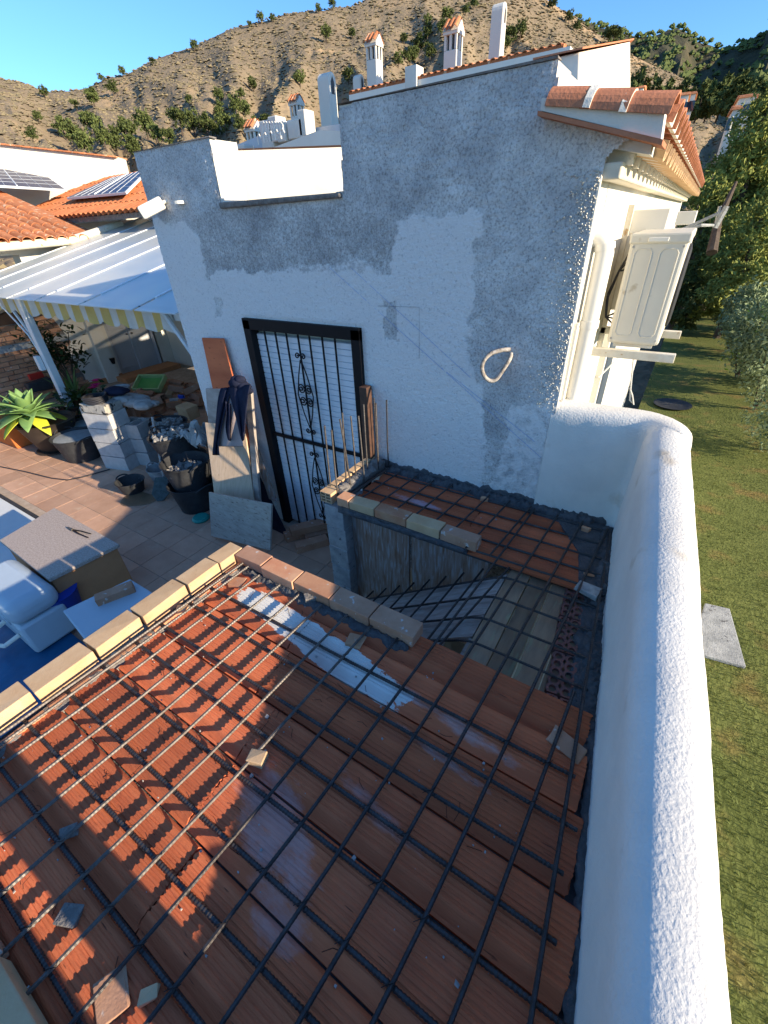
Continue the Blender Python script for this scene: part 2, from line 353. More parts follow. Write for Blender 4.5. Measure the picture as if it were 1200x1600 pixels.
LP = [(150,163,15,'round pine bush on the open slope left of the tawny cliff'),(178,145,11,'smaller pine bush just above the round one on the left slope'),(121,170,8,'low pine bush left of the round one on the slope'),
 (73,152,9,'pine bush on the far left slope below the dip in the skyline'),(62,190,9,'lone pine bush low on the far left slope'),(53,218,11,'pine bush nearest the left house roof on the lower slope'),
 (297,163,8,'small pine bush below the tawny cliff'),(345,160,12,'pine bush on the slope right of the tawny cliff'),(378,152,9,'pine bush below the steep slope behind the roofs'),(397,140,12,'pine bush beside the steep slope, right of its neighbour'),
 (240,100,6,'tiny pine standing on the skyline above the left slope'),(305,64,8,'pine on the skyline atop the tawny cliff'),(193,118,8,'pine bush on the skyline near the dip'),(160,126,6,'small bush on the skyline left of the dip'),
 (391,28,5,'dark pine on the skyline at the left of a row of three'),(408,20,8,'tallest pine of three on the skyline'),(426,20,6,'rightmost pine of three on the skyline'),(498,19,7,'lone pine on the ridge crest left of the cliff top'),(520,14,8,'pine on the ridge crest just before it leaves the photo'),
 (511,62,12,'pine bush high on the slope above the white chimneys'),(551,58,8,'small pine bush high on the slope right of its neighbour'),(469,131,13,'pine bush behind the tall arched chimney'),(545,128,13,'pine bush between the tall chimney and the tiled eave'),
 (640,100,14,'pine low in the dark grove on the hillside'),(655,78,14,'pine in the middle of the dark grove'),(668,62,12,'pine near the top of the dark grove'),(690,55,12,'pine at the upper right of the dark grove'),(622,102,12,'pine at the lower left of the dark grove'),
 (648,92,11,'pine tucked in the lower dark grove'),(672,92,13,'pine beside the tiled chimney in the dark grove'),(698,38,13,'dark pine above the grove near the chimney cap'),(668,38,8,'small pine above the grove'),(632,66,8,'small pine left of the grove'),
 (740,12,9,'pine high on the slope beside the second arched chimney'),(797,68,15,'pine bush right of the tall arched chimney'),(812,58,13,'second pine bush right of the tall arched chimney'),(790,76,11,'low pine bush at the foot of the arched chimney'),(727,22,8,'small pine bush left of the second arched chimney'),
 (955,72,17,'big dark pine bush behind the white gable'),(942,28,9,'pine standing on the right hand crest'),(1003,62,13,'pine on the right slope below the rocky crest'),(1020,70,12,'pine bush next to the right slope pine'),(1037,80,11,'pine bush low on the right slope'),(888,35,9,'small pine above the white gable'),(863,12,10,'pine bush near the top right slope'),(900,48,9,'pine bush right above the gable coping')]
for i, (px, py, s, lab) in enumerate(LP):
    p = hill_hit(px, py+s*.42)
    if p is None: p = hill_hit(px, py+s*.42+14)
    if p is None: continue
    d = p.length; hill_pine(p, s/FPX*d/2.7*.92, lab, i % 4)
# grove of pines at the hill foot, behind the roofs
gp = [(105,212,18),(125,222,20),(152,210,24),(168,228,20),(140,236,20),(185,232,22),(205,222,22),(232,208,22),(250,220,18),(214,243,20),(285,200,22),(305,205,22),(325,206,20),(345,185,16),(355,205,20),(372,178,18),(385,180,16),(378,205,16),(268,225,18),(340,214,18),(400,205,16),(196,205,14),(420,200,16)]
for i, (px, py, s) in enumerate(gp):
    p = hill_hit(px, py+s*.5, r1=400)
    if p is None: continue
    hill_pine(p, s/FPX*p.length/2.7*.80, ['dark green','mid green','olive green'][i%3]+' pine in the hill foot belt, '+('above the left house roof' if px < 160 else 'above the roof panels' if px < 210 else 'above the rough wall end' if px < 290 else 'above the wall notch' if px < 360 else 'beside the tall rounded chimney')+(', high up' if py < 208 else ', low down' if py > 224 else ''), i % 4, 1.15, 'belt of pines at the hill foot')
# far dark wooded ridge: trees as one mass
vs, fs = [], []
for i in range(2600):
    az = R_(-16+46*rng.random()); r = 300+620*rng.random()**.8; z = hB(az, r)
    if r < 560 and hA(az, r) > z: continue
    s = 3+4*rng.random(); x, y = r*math.sin(az), r*math.cos(az); b = len(vs)
    for k in range(5):
        a = rng.random()*6.28; q = s*.35
        cx, cy, cz = x+math.cos(a)*q, y+math.sin(a)*q, z+s*(.3+.35*rng.random()); b = len(vs); h = s*.42
        vs += [(cx-h,cy,cz),(cx,cy-h,cz-h*.3),(cx+h,cy,cz),(cx,cy+h,cz-h*.2),(cx,cy,cz+h*.9)]; fs += [(b,b+1,b+4),(b+1,b+2,b+4),(b+2,b+3,b+4),(b+3,b,b+4)]
b = MB(); b.v = vs; b.f = fs; b.m = [0]*len(fs); struct('far_forest', b, PINE, kind='stuff')
# dry scrub on the near hill
vs, fs = [], []
for i in range(34000):
    az = R_(-78+82*rng.random()); r = 70+400*rng.random()**.75; z = hA(az, r); s = (.5+1.1*rng.random()**2)*(.6+r/500)
    x, y = r*math.sin(az), r*math.cos(az); b = len(vs); a = rng.random()*3
    c_, s_ = math.cos(a)*s, math.sin(a)*s
    vs += [(x-c_,y-s_,z-.2),(x+s_*.8,y-c_*.8,z-.2),(x+c_,y+s_,z-.2),(x-s_*.8,y+c_*.8,z-.2),(x+rng.normal()*.3*s,y+rng.normal()*.3*s,z+s*.34)]; fs += [(b,b+1,b+4),(b+1,b+2,b+4),(b+2,b+3,b+4),(b+3,b,b+4)]
b = MB(); b.v = vs; b.f = fs; b.m = [0]*len(fs); struct('scrub', b, SCRUB, kind='stuff')

# ================================================================== THE ROUGH WALL HOUSE
HX0, HX1 = -4.03, -.48
H = thing('house', 'white rendered house with rough bluish grey patched wall, barred door and tiled eave', 'house', (-2.2, WY, F))
def stucco_mat():
    m = bpy.data.materials.new('rough_patched_stucco'); m.use_nodes = True; n = m.node_tree; N = n.nodes; Lk = n.links; b = N['Principled BSDF']
    b.inputs['Roughness'].default_value = .95; b.inputs['Specular IOR Level'].default_value = .1
    ge = N.new('ShaderNodeNewGeometry'); at = N.new('ShaderNodeAttribute'); at.attribute_name = 'paint'
    def noi(sc, det=4, rough=.6):
        q = N.new('ShaderNodeTexNoise'); q.inputs['Scale'].default_value = sc; q.inputs['Detail'].default_value = det; q.inputs['Roughness'].default_value = rough; Lk.new(ge.outputs['Position'], q.inputs['Vector']); return q
    def ramp(src, p0, c0, p1, c1):
        r = N.new('ShaderNodeValToRGB'); r.color_ramp.elements[0].position = p0; r.color_ramp.elements[1].position = p1; r.color_ramp.elements[0].color = (*c0,1); r.color_ramp.elements[1].color = (*c1,1); Lk.new(src, r.inputs[0]); return r
    def mixc(f, a, b_, mode='MIX'):
        q = N.new('ShaderNodeMix'); q.data_type = 'RGBA'; q.blend_type = mode
        if isinstance(f, float): q.inputs[0].default_value = f
        else: Lk.new(f, q.inputs[0])
        for s_, i in ((a,6),(b_,7)):
            if isinstance(s_, tuple): q.inputs[i].default_value = (*s_,1)
            else: Lk.new(s_, q.inputs[i])
        return q.outputs[2]
    pits = ramp(noi(82, 4, .72).outputs[0], .32, (.30,.295,.29), .53, (.64,.64,.63))
    big = ramp(noi(2.6, 6, .7).outputs[0], .36, (.66,.66,.67), .64, (1.14,1.14,1.12))
    grey = mixc(1.0, pits.outputs[0], big.outputs[0], 'MULTIPLY')
    wp = ramp(noi(60, 4, .7).outputs[0], .30, (.50,.50,.50), .44, (.74,.73,.71))
    msk = N.new('ShaderNodeMath'); msk.operation = 'ADD'; nn = noi(16, 5); sb = N.new('ShaderNodeMath'); sb.operation = 'MULTIPLY_ADD'; sb.inputs[1].default_value = 1.9; sb.inputs[2].default_value = -.95; Lk.new(nn.outputs[0], sb.inputs[0])
    Lk.new(at.outputs['Fac'], msk.inputs[0]); Lk.new(sb.outputs[0], msk.inputs[1])
    mr = ramp(msk.outputs[0], .30, (0,0,0), .72, (1,1,1))
    col = mixc(mr.outputs[0], grey, wp.outputs[0])
    # damp dark streaks / scuffs
    st = N.new('ShaderNodeAttribute'); st.attribute_name = 'scuff'
    sm = ramp(noi(38, 5, .8).outputs[0], .42, (0,0,0), .62, (1,1,1)); mm = N.new('ShaderNodeMath'); mm.operation = 'MULTIPLY'; Lk.new(st.outputs['Fac'], mm.inputs[0]); Lk.new(sm.outputs[0], mm.inputs[1])
    col = mixc(mm.outputs[0], col, (.20,.185,.17))
    Lk.new(col, b.inputs['Base Color'])
    bp = N.new('ShaderNodeBump'); bp.inputs['Strength'].default_value = .9; bp.inputs['Distance'].default_value = .012; Lk.new(noi(70, 3, .6).outputs[0], bp.inputs['Height']); Lk.new(bp.outputs[0], b.inputs['Normal'])
    return m
STUC = stucco_mat()
def inpoly(x, z, poly):
    c = False; j = len(poly)-1
    for i in range(len(poly)):
        xi, zi = poly[i]; xj, zj = poly[j]
        if (zi > z) != (zj > z) and x < (xj-xi)*(z-zi)/(zj-zi)+xi: c = not c
        j = i
    return c
def wp(pts): return [(lambda p: (p.x, p.z))(at_y(px, py, WY)) for px, py in pts]
outline = [(HX0,F-.3),(HX0,.55),(-3.11,.55),(-3.13,.175),(-1.985,.18),(-1.965,.57),(-.755,.58),(-.74,.47),(-.35,.30),(-.48,.22),(HX1,F-1.3),(HX0,F-1.3)]
DX0, DX1, DZ1 = -3.12, -1.92, -.62
white1 = wp([(200,335),(285,348),(312,380),(318,432),(400,424),(470,418),(560,410),(612,432),(617,350),(700,336),(765,332),(738,390),(742,470),(728,530),(757,640),(750,790),(300,1000),(150,1000)])
greys = [wp(q) for q in ([(598,470),(622,470),(625,530),(600,530)], [(332,465),(345,465),(347,495),(334,495)])]
bare = wp([(400,325),(545,318),(618,360),(612,430),(480,425),(330,425),(300,345),(342,322)])
step = .0115; nx = int((HX1-HX0+.16)/step); nz = int((.6+3.9)/step); z0 = F-1.2
nz = int((.6-z0)/step)
idx = {}; vs = []; paint = []; scf = []
XS = [HX0+i*step for i in range(nx+1)]; ZS = [z0+k*step for k in range(nz+1)]
def cell_ok(x, z):
    if DX0 < x < DX1 and z < DZ1: return False
    if z < -1.85 and x > DX1: return x < HX1 and z > F
    if z < F: return False
    return inpoly(x, z, outline)
fs = []
def vid(i, k):
    key = (i, k)
    if key not in idx:
        x, z = XS[i], ZS[k]
        pw = 0.0
        jx, jz = x+vnoise(x,z,0,3,3)*.05+vnoise(x,z,2,13,3)*.028, z+vnoise(x,z,5,3,3)*.05+vnoise(x,z,8,13,3)*.028
        pw = sum(1.0 for ox, oz in ((0,0),(.022,0),(-.022,0),(0,.022),(0,-.022)) if inpoly(jx+ox, jz+oz, white1))/5
        for g_ in greys:
            if inpoly(jx, jz, g_): pw = .25
        if jx*1.0+vnoise(x,z,3,4,3)*.08 > -.76+.1*(jz+1.0) and jz < -.98: pw = max(pw, .62)
        sc_ = .55 if inpoly(jx, jz, bare) else 0.
        if z < -1.62 and x > -1.8: sc_ = max(sc_, 1.0-(z+1.70)/.05)
        n1 = noise.noise(Vector((x*52, 1, z*52))); n2 = noise.noise(Vector((x*27, 4, z*27)))
        amp = .0046 if pw < .5 else .0030
        d = (n1*.9+n2*.9)*amp + noise.noise(Vector((x*3, 9, z*3)))*.004 + pw*.004
        if DX0-.03 < x < DX1+.03 and z < DZ1+.03: d = 0
        idx[key] = len(vs); vs.append((x, WY-d, z)); paint.append(pw); scf.append(max(0, min(1, sc_)))
    return idx[key]
for i in range(nx):
    xc = HX0+(i+.5)*step
    for k in range(nz):
        zc = z0+(k+.5)*step
        if cell_ok(xc, zc): fs.append((vid(i,k), vid(i+1,k), vid(i+1,k+1), vid(i,k+1)))
b = MB(); b.v = vs; b.f = fs; b.m = [0]*len(fs)
me = b.mesh('rough_wall', STUC, smooth=False)
for nm, arr in (('paint', paint), ('scuff', scf)):
    a = me.attributes.new(nm, 'FLOAT', 'POINT'); a.data.foreach_set('value', np.array(arr, dtype=np.float32))
me.polygons.foreach_set('use_smooth', [True]*len(me.polygons))
link('rough_wall', me, H)
B0 = WY+.006
body = MB()
body.box((HX0,B0,F-.3),(DX0,B0+.25,.548)).box((DX0,B0,DZ1),(DX1,B0+.25,.17)).box((DX1,B0,F-.3),(HX1-.003,B0+.25,.17)).box((-1.97,B0,.17),(-.755,B0+.25,.575))
body.hexa([(-.755,B0,.17),(HX1-.003,B0,.17),(HX1-.003,B0+.25,.17),(-.755,B0+.25,.17),(-.755,B0,.46),(HX1-.003,B0,.34),(HX1-.003,B0+.25,.34),(-.755,B0+.25,.46)])
body.box((HX0,B0+.25,F-.3),(HX0+.2,8.3,.10)).box((HX1-.2,B0+.25,G-.2),(HX1,10.6,.20)).box((HX0+.2,B0+.25,-.62),(HX1-.2,8.3,-.5)).box((HX0,8.3,F),(HX1-.2,8.5,.45)).box((-.95,B0+.25,.17),(-.76,6.6,.572))
body.box((DX0,B0+.09,F-.3),(DX1,B0+.2,DZ1))
part('wall', body, WHITE, H)
# thin tiled copings along the parapet tops
part('coping', MB().box((HX0-.01,WY-.008,.552),(-3.10,B0+.05,.558), jit=.003), MORT, H)
part('coping', MB().box((-1.975,WY-.008,.579),(-.755,B0+.05,.585), jit=.003), MORT, H)
part('notch_ledge', MB().box((-3.125,WY-.028,.150),(-1.99,B0+.27,.182), jit=.006), MORT, H, bevel=.01)
# sloping roof slab and verge / eave tiles on the right
def roofz(x): return .408-(x+.75)*.21
rs = MB().hexa([(-.76,WY+.02,roofz(-.76)-.10),(-.30,WY+.02,roofz(-.30)-.10),(-.30,10.6,roofz(-.30)-.10),(-.76,10.6,roofz(-.76)-.10),(-.76,WY+.02,roofz(-.76)-.02),(-.30,WY+.02,roofz(-.30)-.02),(-.30,10.6,roofz(-.30)-.02),(-.76,10.6,roofz(-.76)-.02)])
part('eave_slab', rs, WHITE, H)
def barrel(L_, r0, r1, th=.012, n=10, lift=0):   # half-round tile along +X, mouth downwards
    m = MB(); vs = []
    for s_, x in ((0,0),(1,L_)):
        r = r0 if s_ == 0 else r1
        for rr in (r, r-th):
            for j in range(n+1): a = math.pi*j/n; vs.append((x, rr*math.cos(a), rr*math.sin(a)*.85))
    k = n+1; fs = []
    for j in range(n):
        fs += [(j, j+1, 2*k+j+1, 2*k+j), (k+j, 3*k+j, 3*k+j+1, k+j+1), (j, k+j, k+j+1, j+1), (2*k+j, 2*k+j+1, 3*k+j+1, 3*k+j)]
    fs += [(0,2*k,3*k,k), (n,k+n,3*k+n,2*k+n)]
    m.add(vs, fs); return m
def fillet(L_, r, n=8, mi=0): return MB().prism([(0, r*math.cos(math.pi*j/n), r*math.sin(math.pi*j/n)*.85) for j in range(n+1)], (L_,0,0))
sl = math.atan(.21)
VT = barrel(.198,.088,.098).mesh('verge_tile', CLAYE); VF = fillet(.03,.099).mesh('verge_mortar', WHITE)
for i in range(3):
    x = -.76+i*.165 - (0.015 if i else 0)
    link('verge_tile', VT, H, (x, WY-.01, roofz(x)+.004+(.005*i)), (0, sl*.8, 0))
    if i < 2: link('verge_mortar', VF, H, (x+.166, WY-.01, roofz(x+.166)+.012), (0, sl*.8, 0))
vb = MB().prism([(-.78,WY-.085,roofz(-.78)-.012),(-.26,WY-.085,roofz(-.26)-.052),(-.27,WY-.085,roofz(-.27)+.03),(-.78,WY-.085,roofz(-.78)+.03)], (0,.1,0))
part('verge_band', vb, WHITE, H)
part('verge_under_tile', MB().prism([(-.79,WY-.09,roofz(-.79)-.030),(-.25,WY-.10,roofz(-.25)-.072),(-.25,WY-.10,roofz(-.25)-.054),(-.79,WY-.09,roofz(-.79)-.014)], (0,.2,0)), CLAYE, H)
ET = barrel(.53,.088,.100,n=8).mesh('eave_tile', CLAYE); EF = fillet(.02,.088,6).mesh('eave_tile_mortar', WHITE); 
EU = barrel(.22,.075,.085,n=6).mesh('under_tile', BRICKY)
TO = MB().prism([(0,-.02,-.075),(0,.02,-.075),(0,.075,.045),(0,-.075,.045)], (.12,0,0)).mesh('eave_tooth', WHITE)
for i in range(35):
    y = WY+.12+i*.222; x = -.76
    link('eave_tile', ET, H, (x, y, roofz(x)+.012), (0, sl, 0)); link('eave_tile_mortar', EF, H, (x+.485, y, roofz(x+.485)+.012), (0, sl, 0))
    o = link('under_tile', EU, H, (-.46, y+.11, roofz(-.46)-.035), (math.pi, 0, 0)); o.rotation_euler = (math.pi, sl, 0)
    link('eave_tooth', TO, H, (-.485, y, roofz(-.47)-.075), (0, sl*.5, 0))
part('cornice', MB().box((HX1-.02,WY+.012,.135),(-.40,10.4,.20)), BEAM, H, bevel=.008)
# right-hand side details: downpipe, window
pp = MB().tube([(HX1-.03,2.86,-.10),(HX1+.02,2.86,-.10),(HX1+.045,2.86,-.12),(HX1+.06,2.86,-.17),(HX1+.06,2.86,-.5),(HX1+.06,2.86,-3.9)], .046, 14)
pp.tube([(HX1+.06,2.86,-.50),(HX1+.06,2.86,-.54)], .052, 14).tube([(HX1+.06,2.86,-1.0),(HX1+.06,2.86,-1.05)], .052, 14).tube([(HX1+.05,2.86,-.125),(HX1+.056,2.86,-.155)], .051, 14)
part('downpipe', pp, PLAST, H, smooth=True)
part('thin_pipe', MB().tube([(HX1+.012,2.76,-.50),(HX1+.015,2.76,-1.0),(HX1+.02,2.78,-1.7)], .011, 6), PLAST, H)
part('window', MB().box((HX1,4.3,-3.2),(HX1+.02,4.75,-.9)), GLASSD, H)
part('window_frame', MB().box((HX1,4.75,-3.3),(HX1+.06,4.95,-.8)).box((HX1,4.22,-3.3),(HX1+.05,4.3,-.8)), PLAST, H)
part('window_hood', MB().box((HX1,3.9,-.12),(-.23,4.9,.02)).box((-.43,5.2,-.10),(-.10,5.35,.0)), PLAST, H, bevel=.006)
part('shutter_box', MB().box((HX1,3.9,-.6),(HX1+.08,4.7,-.12)), PLAST, H, bevel=.004)
# ---- security door: frame, blind, bars, scrolls
dr = part('security_door', MB().box((DX0-.01,WY-.035,F),(DX0+.075,WY+.055,DZ1)).box((DX1-.070,WY-.035,F),(DX1+.012,WY+.055,DZ1)).box((DX0-.01,WY-.035,DZ1-.075),(DX1+.012,WY+.055,DZ1+.012)), IRON, H, bevel=.004)
dr['label'] = 'black frame of the barred door'
sm_ = MB().prism([(0,-.012,0),(0,.004,0),(0,.004,.046),(0,-.012,.040)], (DX1-DX0-.147,0,0)).mesh('blind_slat', SLATM)
z = F+.02
while z < DZ1-.13:
    link('blind_slat', sm_, dr, (DX0+.075, WY+.040, z)); z += .048
bm = MB().tube([(0,0,0),(0,0,DZ1-.08-F)], .0085, 6).mesh('bar', IRON)
for px, py in ((413,518),(430,520),(447,522),(483,525),(503,527),(523,530)):
    p = at_y(px, py, WY+.0); link('bar', bm, dr, (p.x, WY+.0, F))
pc = at_y(465,522,WY).x; link('bar', bm, dr, (pc, WY, F))
part('cross_bar', MB().box((DX0+.08,WY-.014,-1.665),(DX1-.08,WY+.010,-1.64)), IRON, dr)
def spiral(cx, cz, sx, sz, r=.042, turns=1.35, n=22):
    pts = []
    for i in range(n+1):
        t = i/n; a = t*turns*2*math.pi; rr = r*(1-.8*t); pts.append((cx+sx*(r-rr*math.cos(a)), WY-.008, cz+sz*rr*math.sin(a)))
    return pts
def scroll_panel(zt, zb):
    m = MB(); zm = (zt+zb)/2; hw = .085
    for s_ in (-1,1):
        m.tube([(pc+s_*.004,WY-.008,zt),(pc+s_*hw*.55,WY-.008,(zt+zm)/2+.02),(pc+s_*hw,WY-.008,zm),(pc+s_*hw*.55,WY-.008,(zb+zm)/2-.02),(pc+s_*.004,WY-.008,zb)], .0055, 5)
        for cz, sz in ((zm+.06,1),(zm-.06,-1)): m.tube(spiral(pc+s_*.006, cz, s_, sz, .036), .0055, 5)
        m.tube(spiral(pc+s_*.006, zt+.03, s_, 1, .026), .0055, 5); m.tube(spiral(pc+s_*.006, zb-.03, s_, -1, .026), .0055, 5)
        m.tube(spiral(pc+s_*.006, zm+.05, s_, -1, .034), .005, 5); m.tube(spiral(pc+s_*.006, zm-.05, s_, 1, .034), .005, 5)
    return m
part('scroll_ornament', scroll_panel(-.90,-1.50), IRON, dr)
part('scroll_ornament', scroll_panel(-1.80,-2.44), IRON, dr)
# blue chalk setting-out lines on the wall
ch = MB()
for a, b_ in (((515,418),(845,715)),((548,418),(735,590)),((690,575),(835,690))):
    A, B_ = at_y(*a, WY-.006), at_y(*b_, WY-.006); ch.tube([A, B_], .0011, 4)
part('chalk_line', ch, mat('blue_chalk', (.10,.22,.55), (.3,.42,.65), 40, .9), H)
pl = MB(); A, B_ = at_y(640,478,WY-.007), at_y(655,560,WY-.007)
pl.tube([at_y(590,478,WY-.007), at_y(655,480,WY-.007), at_y(655,560,WY-.007)], .0010, 4)
part('pencil_line', pl, mat('pencil', (.12,.12,.13)), H)
# mortar splashes where the slab meets the wall
def lumps(pts, r, seed=3, n=1, mt=MORTD):
    g = random.Random(seed); m = MB()
    for p in pts:
        for _ in range(n):
            q = Vector(p)+Vector((g.uniform(-r,r), g.uniform(-r*.3,r*.3), g.uniform(-r*.4,r*.5))); rr = r*g.uniform(.5,1.1)
            prof = [(rr*.9*math.sin(math.pi*k/5)+.001, rr*.8*-math.cos(math.pi*k/5)) for k in range(6)]
            m.lathe([(a*g.uniform(.8,1.15), b) for a, b in prof], q, 7)
    return m
def strip(path, wd, h, seed=0, up=(0,0,1)):
    """rough ridge of mortar following a path: uneven width and height"""
    m = MB(); vs = []; P = [Vector(p) for p in path]; Q = []
    for a, b_ in zip(P[:-1], P[1:]):
        k = max(1, int((b_-a).length/.012)); Q += [a.lerp(b_, i/k) for i in range(k)]
    Q.append(P[-1]); n = 9; U = Vector(up)
    for i, p in enumerate(Q):
        t = (Q[min(i+1,len(Q)-1)]-Q[max(i-1,0)]).normalized(); s_ = t.cross(U).normalized()
        wv = wd*(1+.75*noise.noise(Vector((p.x*14+seed,p.y*14,seed)))+.5*noise.noise(Vector((p.x*40,p.y*40,seed)))); hv = h*(1+.8*noise.noise(Vector((p.x*11,p.y*11,seed+4)))+.6*noise.noise(Vector((p.x*37,p.y*37,seed+2))))
        e = 1 if 0 < i < len(Q)-1 else .1
        for j in range(n):
            u = -1+2*j/(n-1); hh = hv*e*(1-u*u)**.6*(1+.5*noise.noise(Vector((p.x*60,p.y*60+j*3,seed)))) if abs(u) < 1 else -.004
            vs.append(p+s_*wv*u*e+U*hh)
    m.add(vs, [(i*n+j, i*n+j+1, (i+1)*n+j+1, (i+1)*n+j) for i in range(len(Q)-1) for j in range(n-1)]); return m
part('mortar_smear', strip([(-1.80,WY-.002,S+.035),(-1.2,WY-.002,S+.03),(-.5,WY-.002,S+.025),(-.02,WY-.012,S+.02)], .035, .012, 3, up=(0,-1,0)), MORTD, H, smooth=True)
# plaster nibs that stand proud near the sunny corner
nb = MB(); g = random.Random(12)
for i in range(800):
    dx_ = abs(g.gauss(0,.085))**1.0; z = g.uniform(-1.0,.18)
    if g.random() < dx_*2.6: continue
    x = HX1-.004-dx_; r = g.uniform(.002,.0048)*(1.4 if g.random() < .1 else 1); p_ = Vector((x, WY-.002, z)); hh = r*.9+.004+dx_*.022
    nb.add([p_+Vector((-r,0,-r*.7)), p_+Vector((r,0,-r)), p_+Vector((r*.8,0,r)), p_+Vector((-r*.9,0,r*.8)), p_+Vector((r*.3,-hh,-r*.3)), p_+Vector((r*.2,-hh,r*.5)), p_+Vector((-r*.4,-hh*.9,r*.1))], [(0,1,4,6),(1,2,5,4),(2,3,6,5),(3,0,6),(4,5,6)])
o = part('plaster_nibs', nb, WHITE, H); o['kind'] = 'stuff'
part('corner_arris', strip([(HX1-.002,WY+.002,.16),(HX1+.001,WY+.002,-.96)], .012, .006, 5, up=(0,-1,0)), WHITE, H, smooth=True)

# ---- corner parapet: rounded top, returns along the wall then runs towards the camera
path = []
for x in np.arange(-.50, -.07, .02): path.append((x, 2.779, -.955))
import itertools
for k in range(0, 9):
    a = math.pi/2*(k/8.0); path.append((-.06+.18*math.sin(a)+.028, 2.779-.18*(1-math.cos(a)), -.955))
y = 2.60
while y > -1.6:
    path.append((.016+.11*(2.62-y)+.114, y, -.955-.15*max(0, 2.62-y)**1.0)); y -= .022
def parapet():
    R = .108; prof = []
    for z in np.linspace(-1.1, -.13, 22): prof.append((-R-.008*min(1,(-z-.1)*1.5), z))
    for k in range(0, 15):
        a = math.pi*(k/14.0); e_ = 2/2.7; prof.append((-R*math.copysign(abs(math.cos(a))**e_, math.cos(a)), -R+R*math.sin(a)**e_))
    for z in np.linspace(-.2, -3.1, 16): prof.append((R, z))
    vs = []; n = len(prof)
    P = [Vector(p) for p in path]
    for i, p in enumerate(P):
        t = (P[min(i+1,len(P)-1)]-P[max(i-1,0)]); t.z = 0; t.normalize(); nr = Vector((-t.y, t.x, 0))   # left of travel = outside
        for o_, z in prof:
            q = p + nr*o_ + Vector((0,0,z)); d = noise.noise(q*24)*.0013 + noise.noise(q*52)*.0015*(1+1.2*noise.noise(q*5)) + noise.noise(q*3.3)*.006
            q = q + (nr*(1 if o_ > 0 else -1)*(abs(o_)/R)*d + Vector((0,0,1))*max(0,1-abs(o_)/R)*d); vs.append(tuple(q))
    fs = [(i*n+j, (i+1)*n+j, (i+1)*n+j+1, i*n+j+1) for i in range(len(P)-1) for j in range(n-1)]
    m = MB(); m.add(vs, fs); return m
PW = mat('parapet_render', (.74,.72,.66), (.64,.62,.57), 2.6, .92, .5, 90, c3=(.50,.43,.33), s3=5.0, t3=.64, bdist=.007, w3=.16)
solo('parapet', parapet(), PW, 'white rough rendered parapet wall with rounded top curving round the corner above the lawn', 'parapet', smooth=True)
# ================================================================== NEAR SLAB: clay planks, bricks, bars
def plank_mesh(L_, W=.243, seed=0, chip=True):
    g = random.Random(seed)
    ys = [0,.010,.026,.040,.046]; zs = [-.026,-.025,-.014,-.003,.0]
    y = .052
    while y < W-.034:
        ys += [y, y+.0035, y+.0085, y+.0115]; zs += [0,-.003,-.003,0]; y += .0185
    ys += [W-.022,W-.012,W-.004,W]; zs += [0,-.004,-.017,-.026]
    nseg = 7; vs = []; n = len(ys)
    for i in range(nseg):
        x = L_*i/(nseg-1)
        for yy, zz in zip(ys, zs):
            xx = x + (g.uniform(-.006,.006) if i in (0, nseg-1) and chip else 0); vs.append((xx, yy, zz+g.uniform(-.0006,.0006)))
    fs = [(i*n+j, (i+1)*n+j, (i+1)*n+j+1, i*n+j+1) for i in range(nseg-1) for j in range(n-1)]
    b = len(vs); vs += [(0,0,-.045),(L_,0,-.045),(L_,W,-.045),(0,W,-.045)]
    fs += [(b,b+3,b+2,b+1)]
    fs += [tuple([b]+[j for j in range(n)][::1]+[b+3])[::-1], tuple([b+1]+[(nseg-1)*n+j for j in range(n)]+[b+2])]
    fs += [tuple([b+1]+[i*n for i in range(nseg)][::-1]+[b])[::-1], tuple([b+3]+[i*n+n-1 for i in range(nseg)]+[b+2])[::-1]]
    m = MB(); m.add(vs, fs); return m
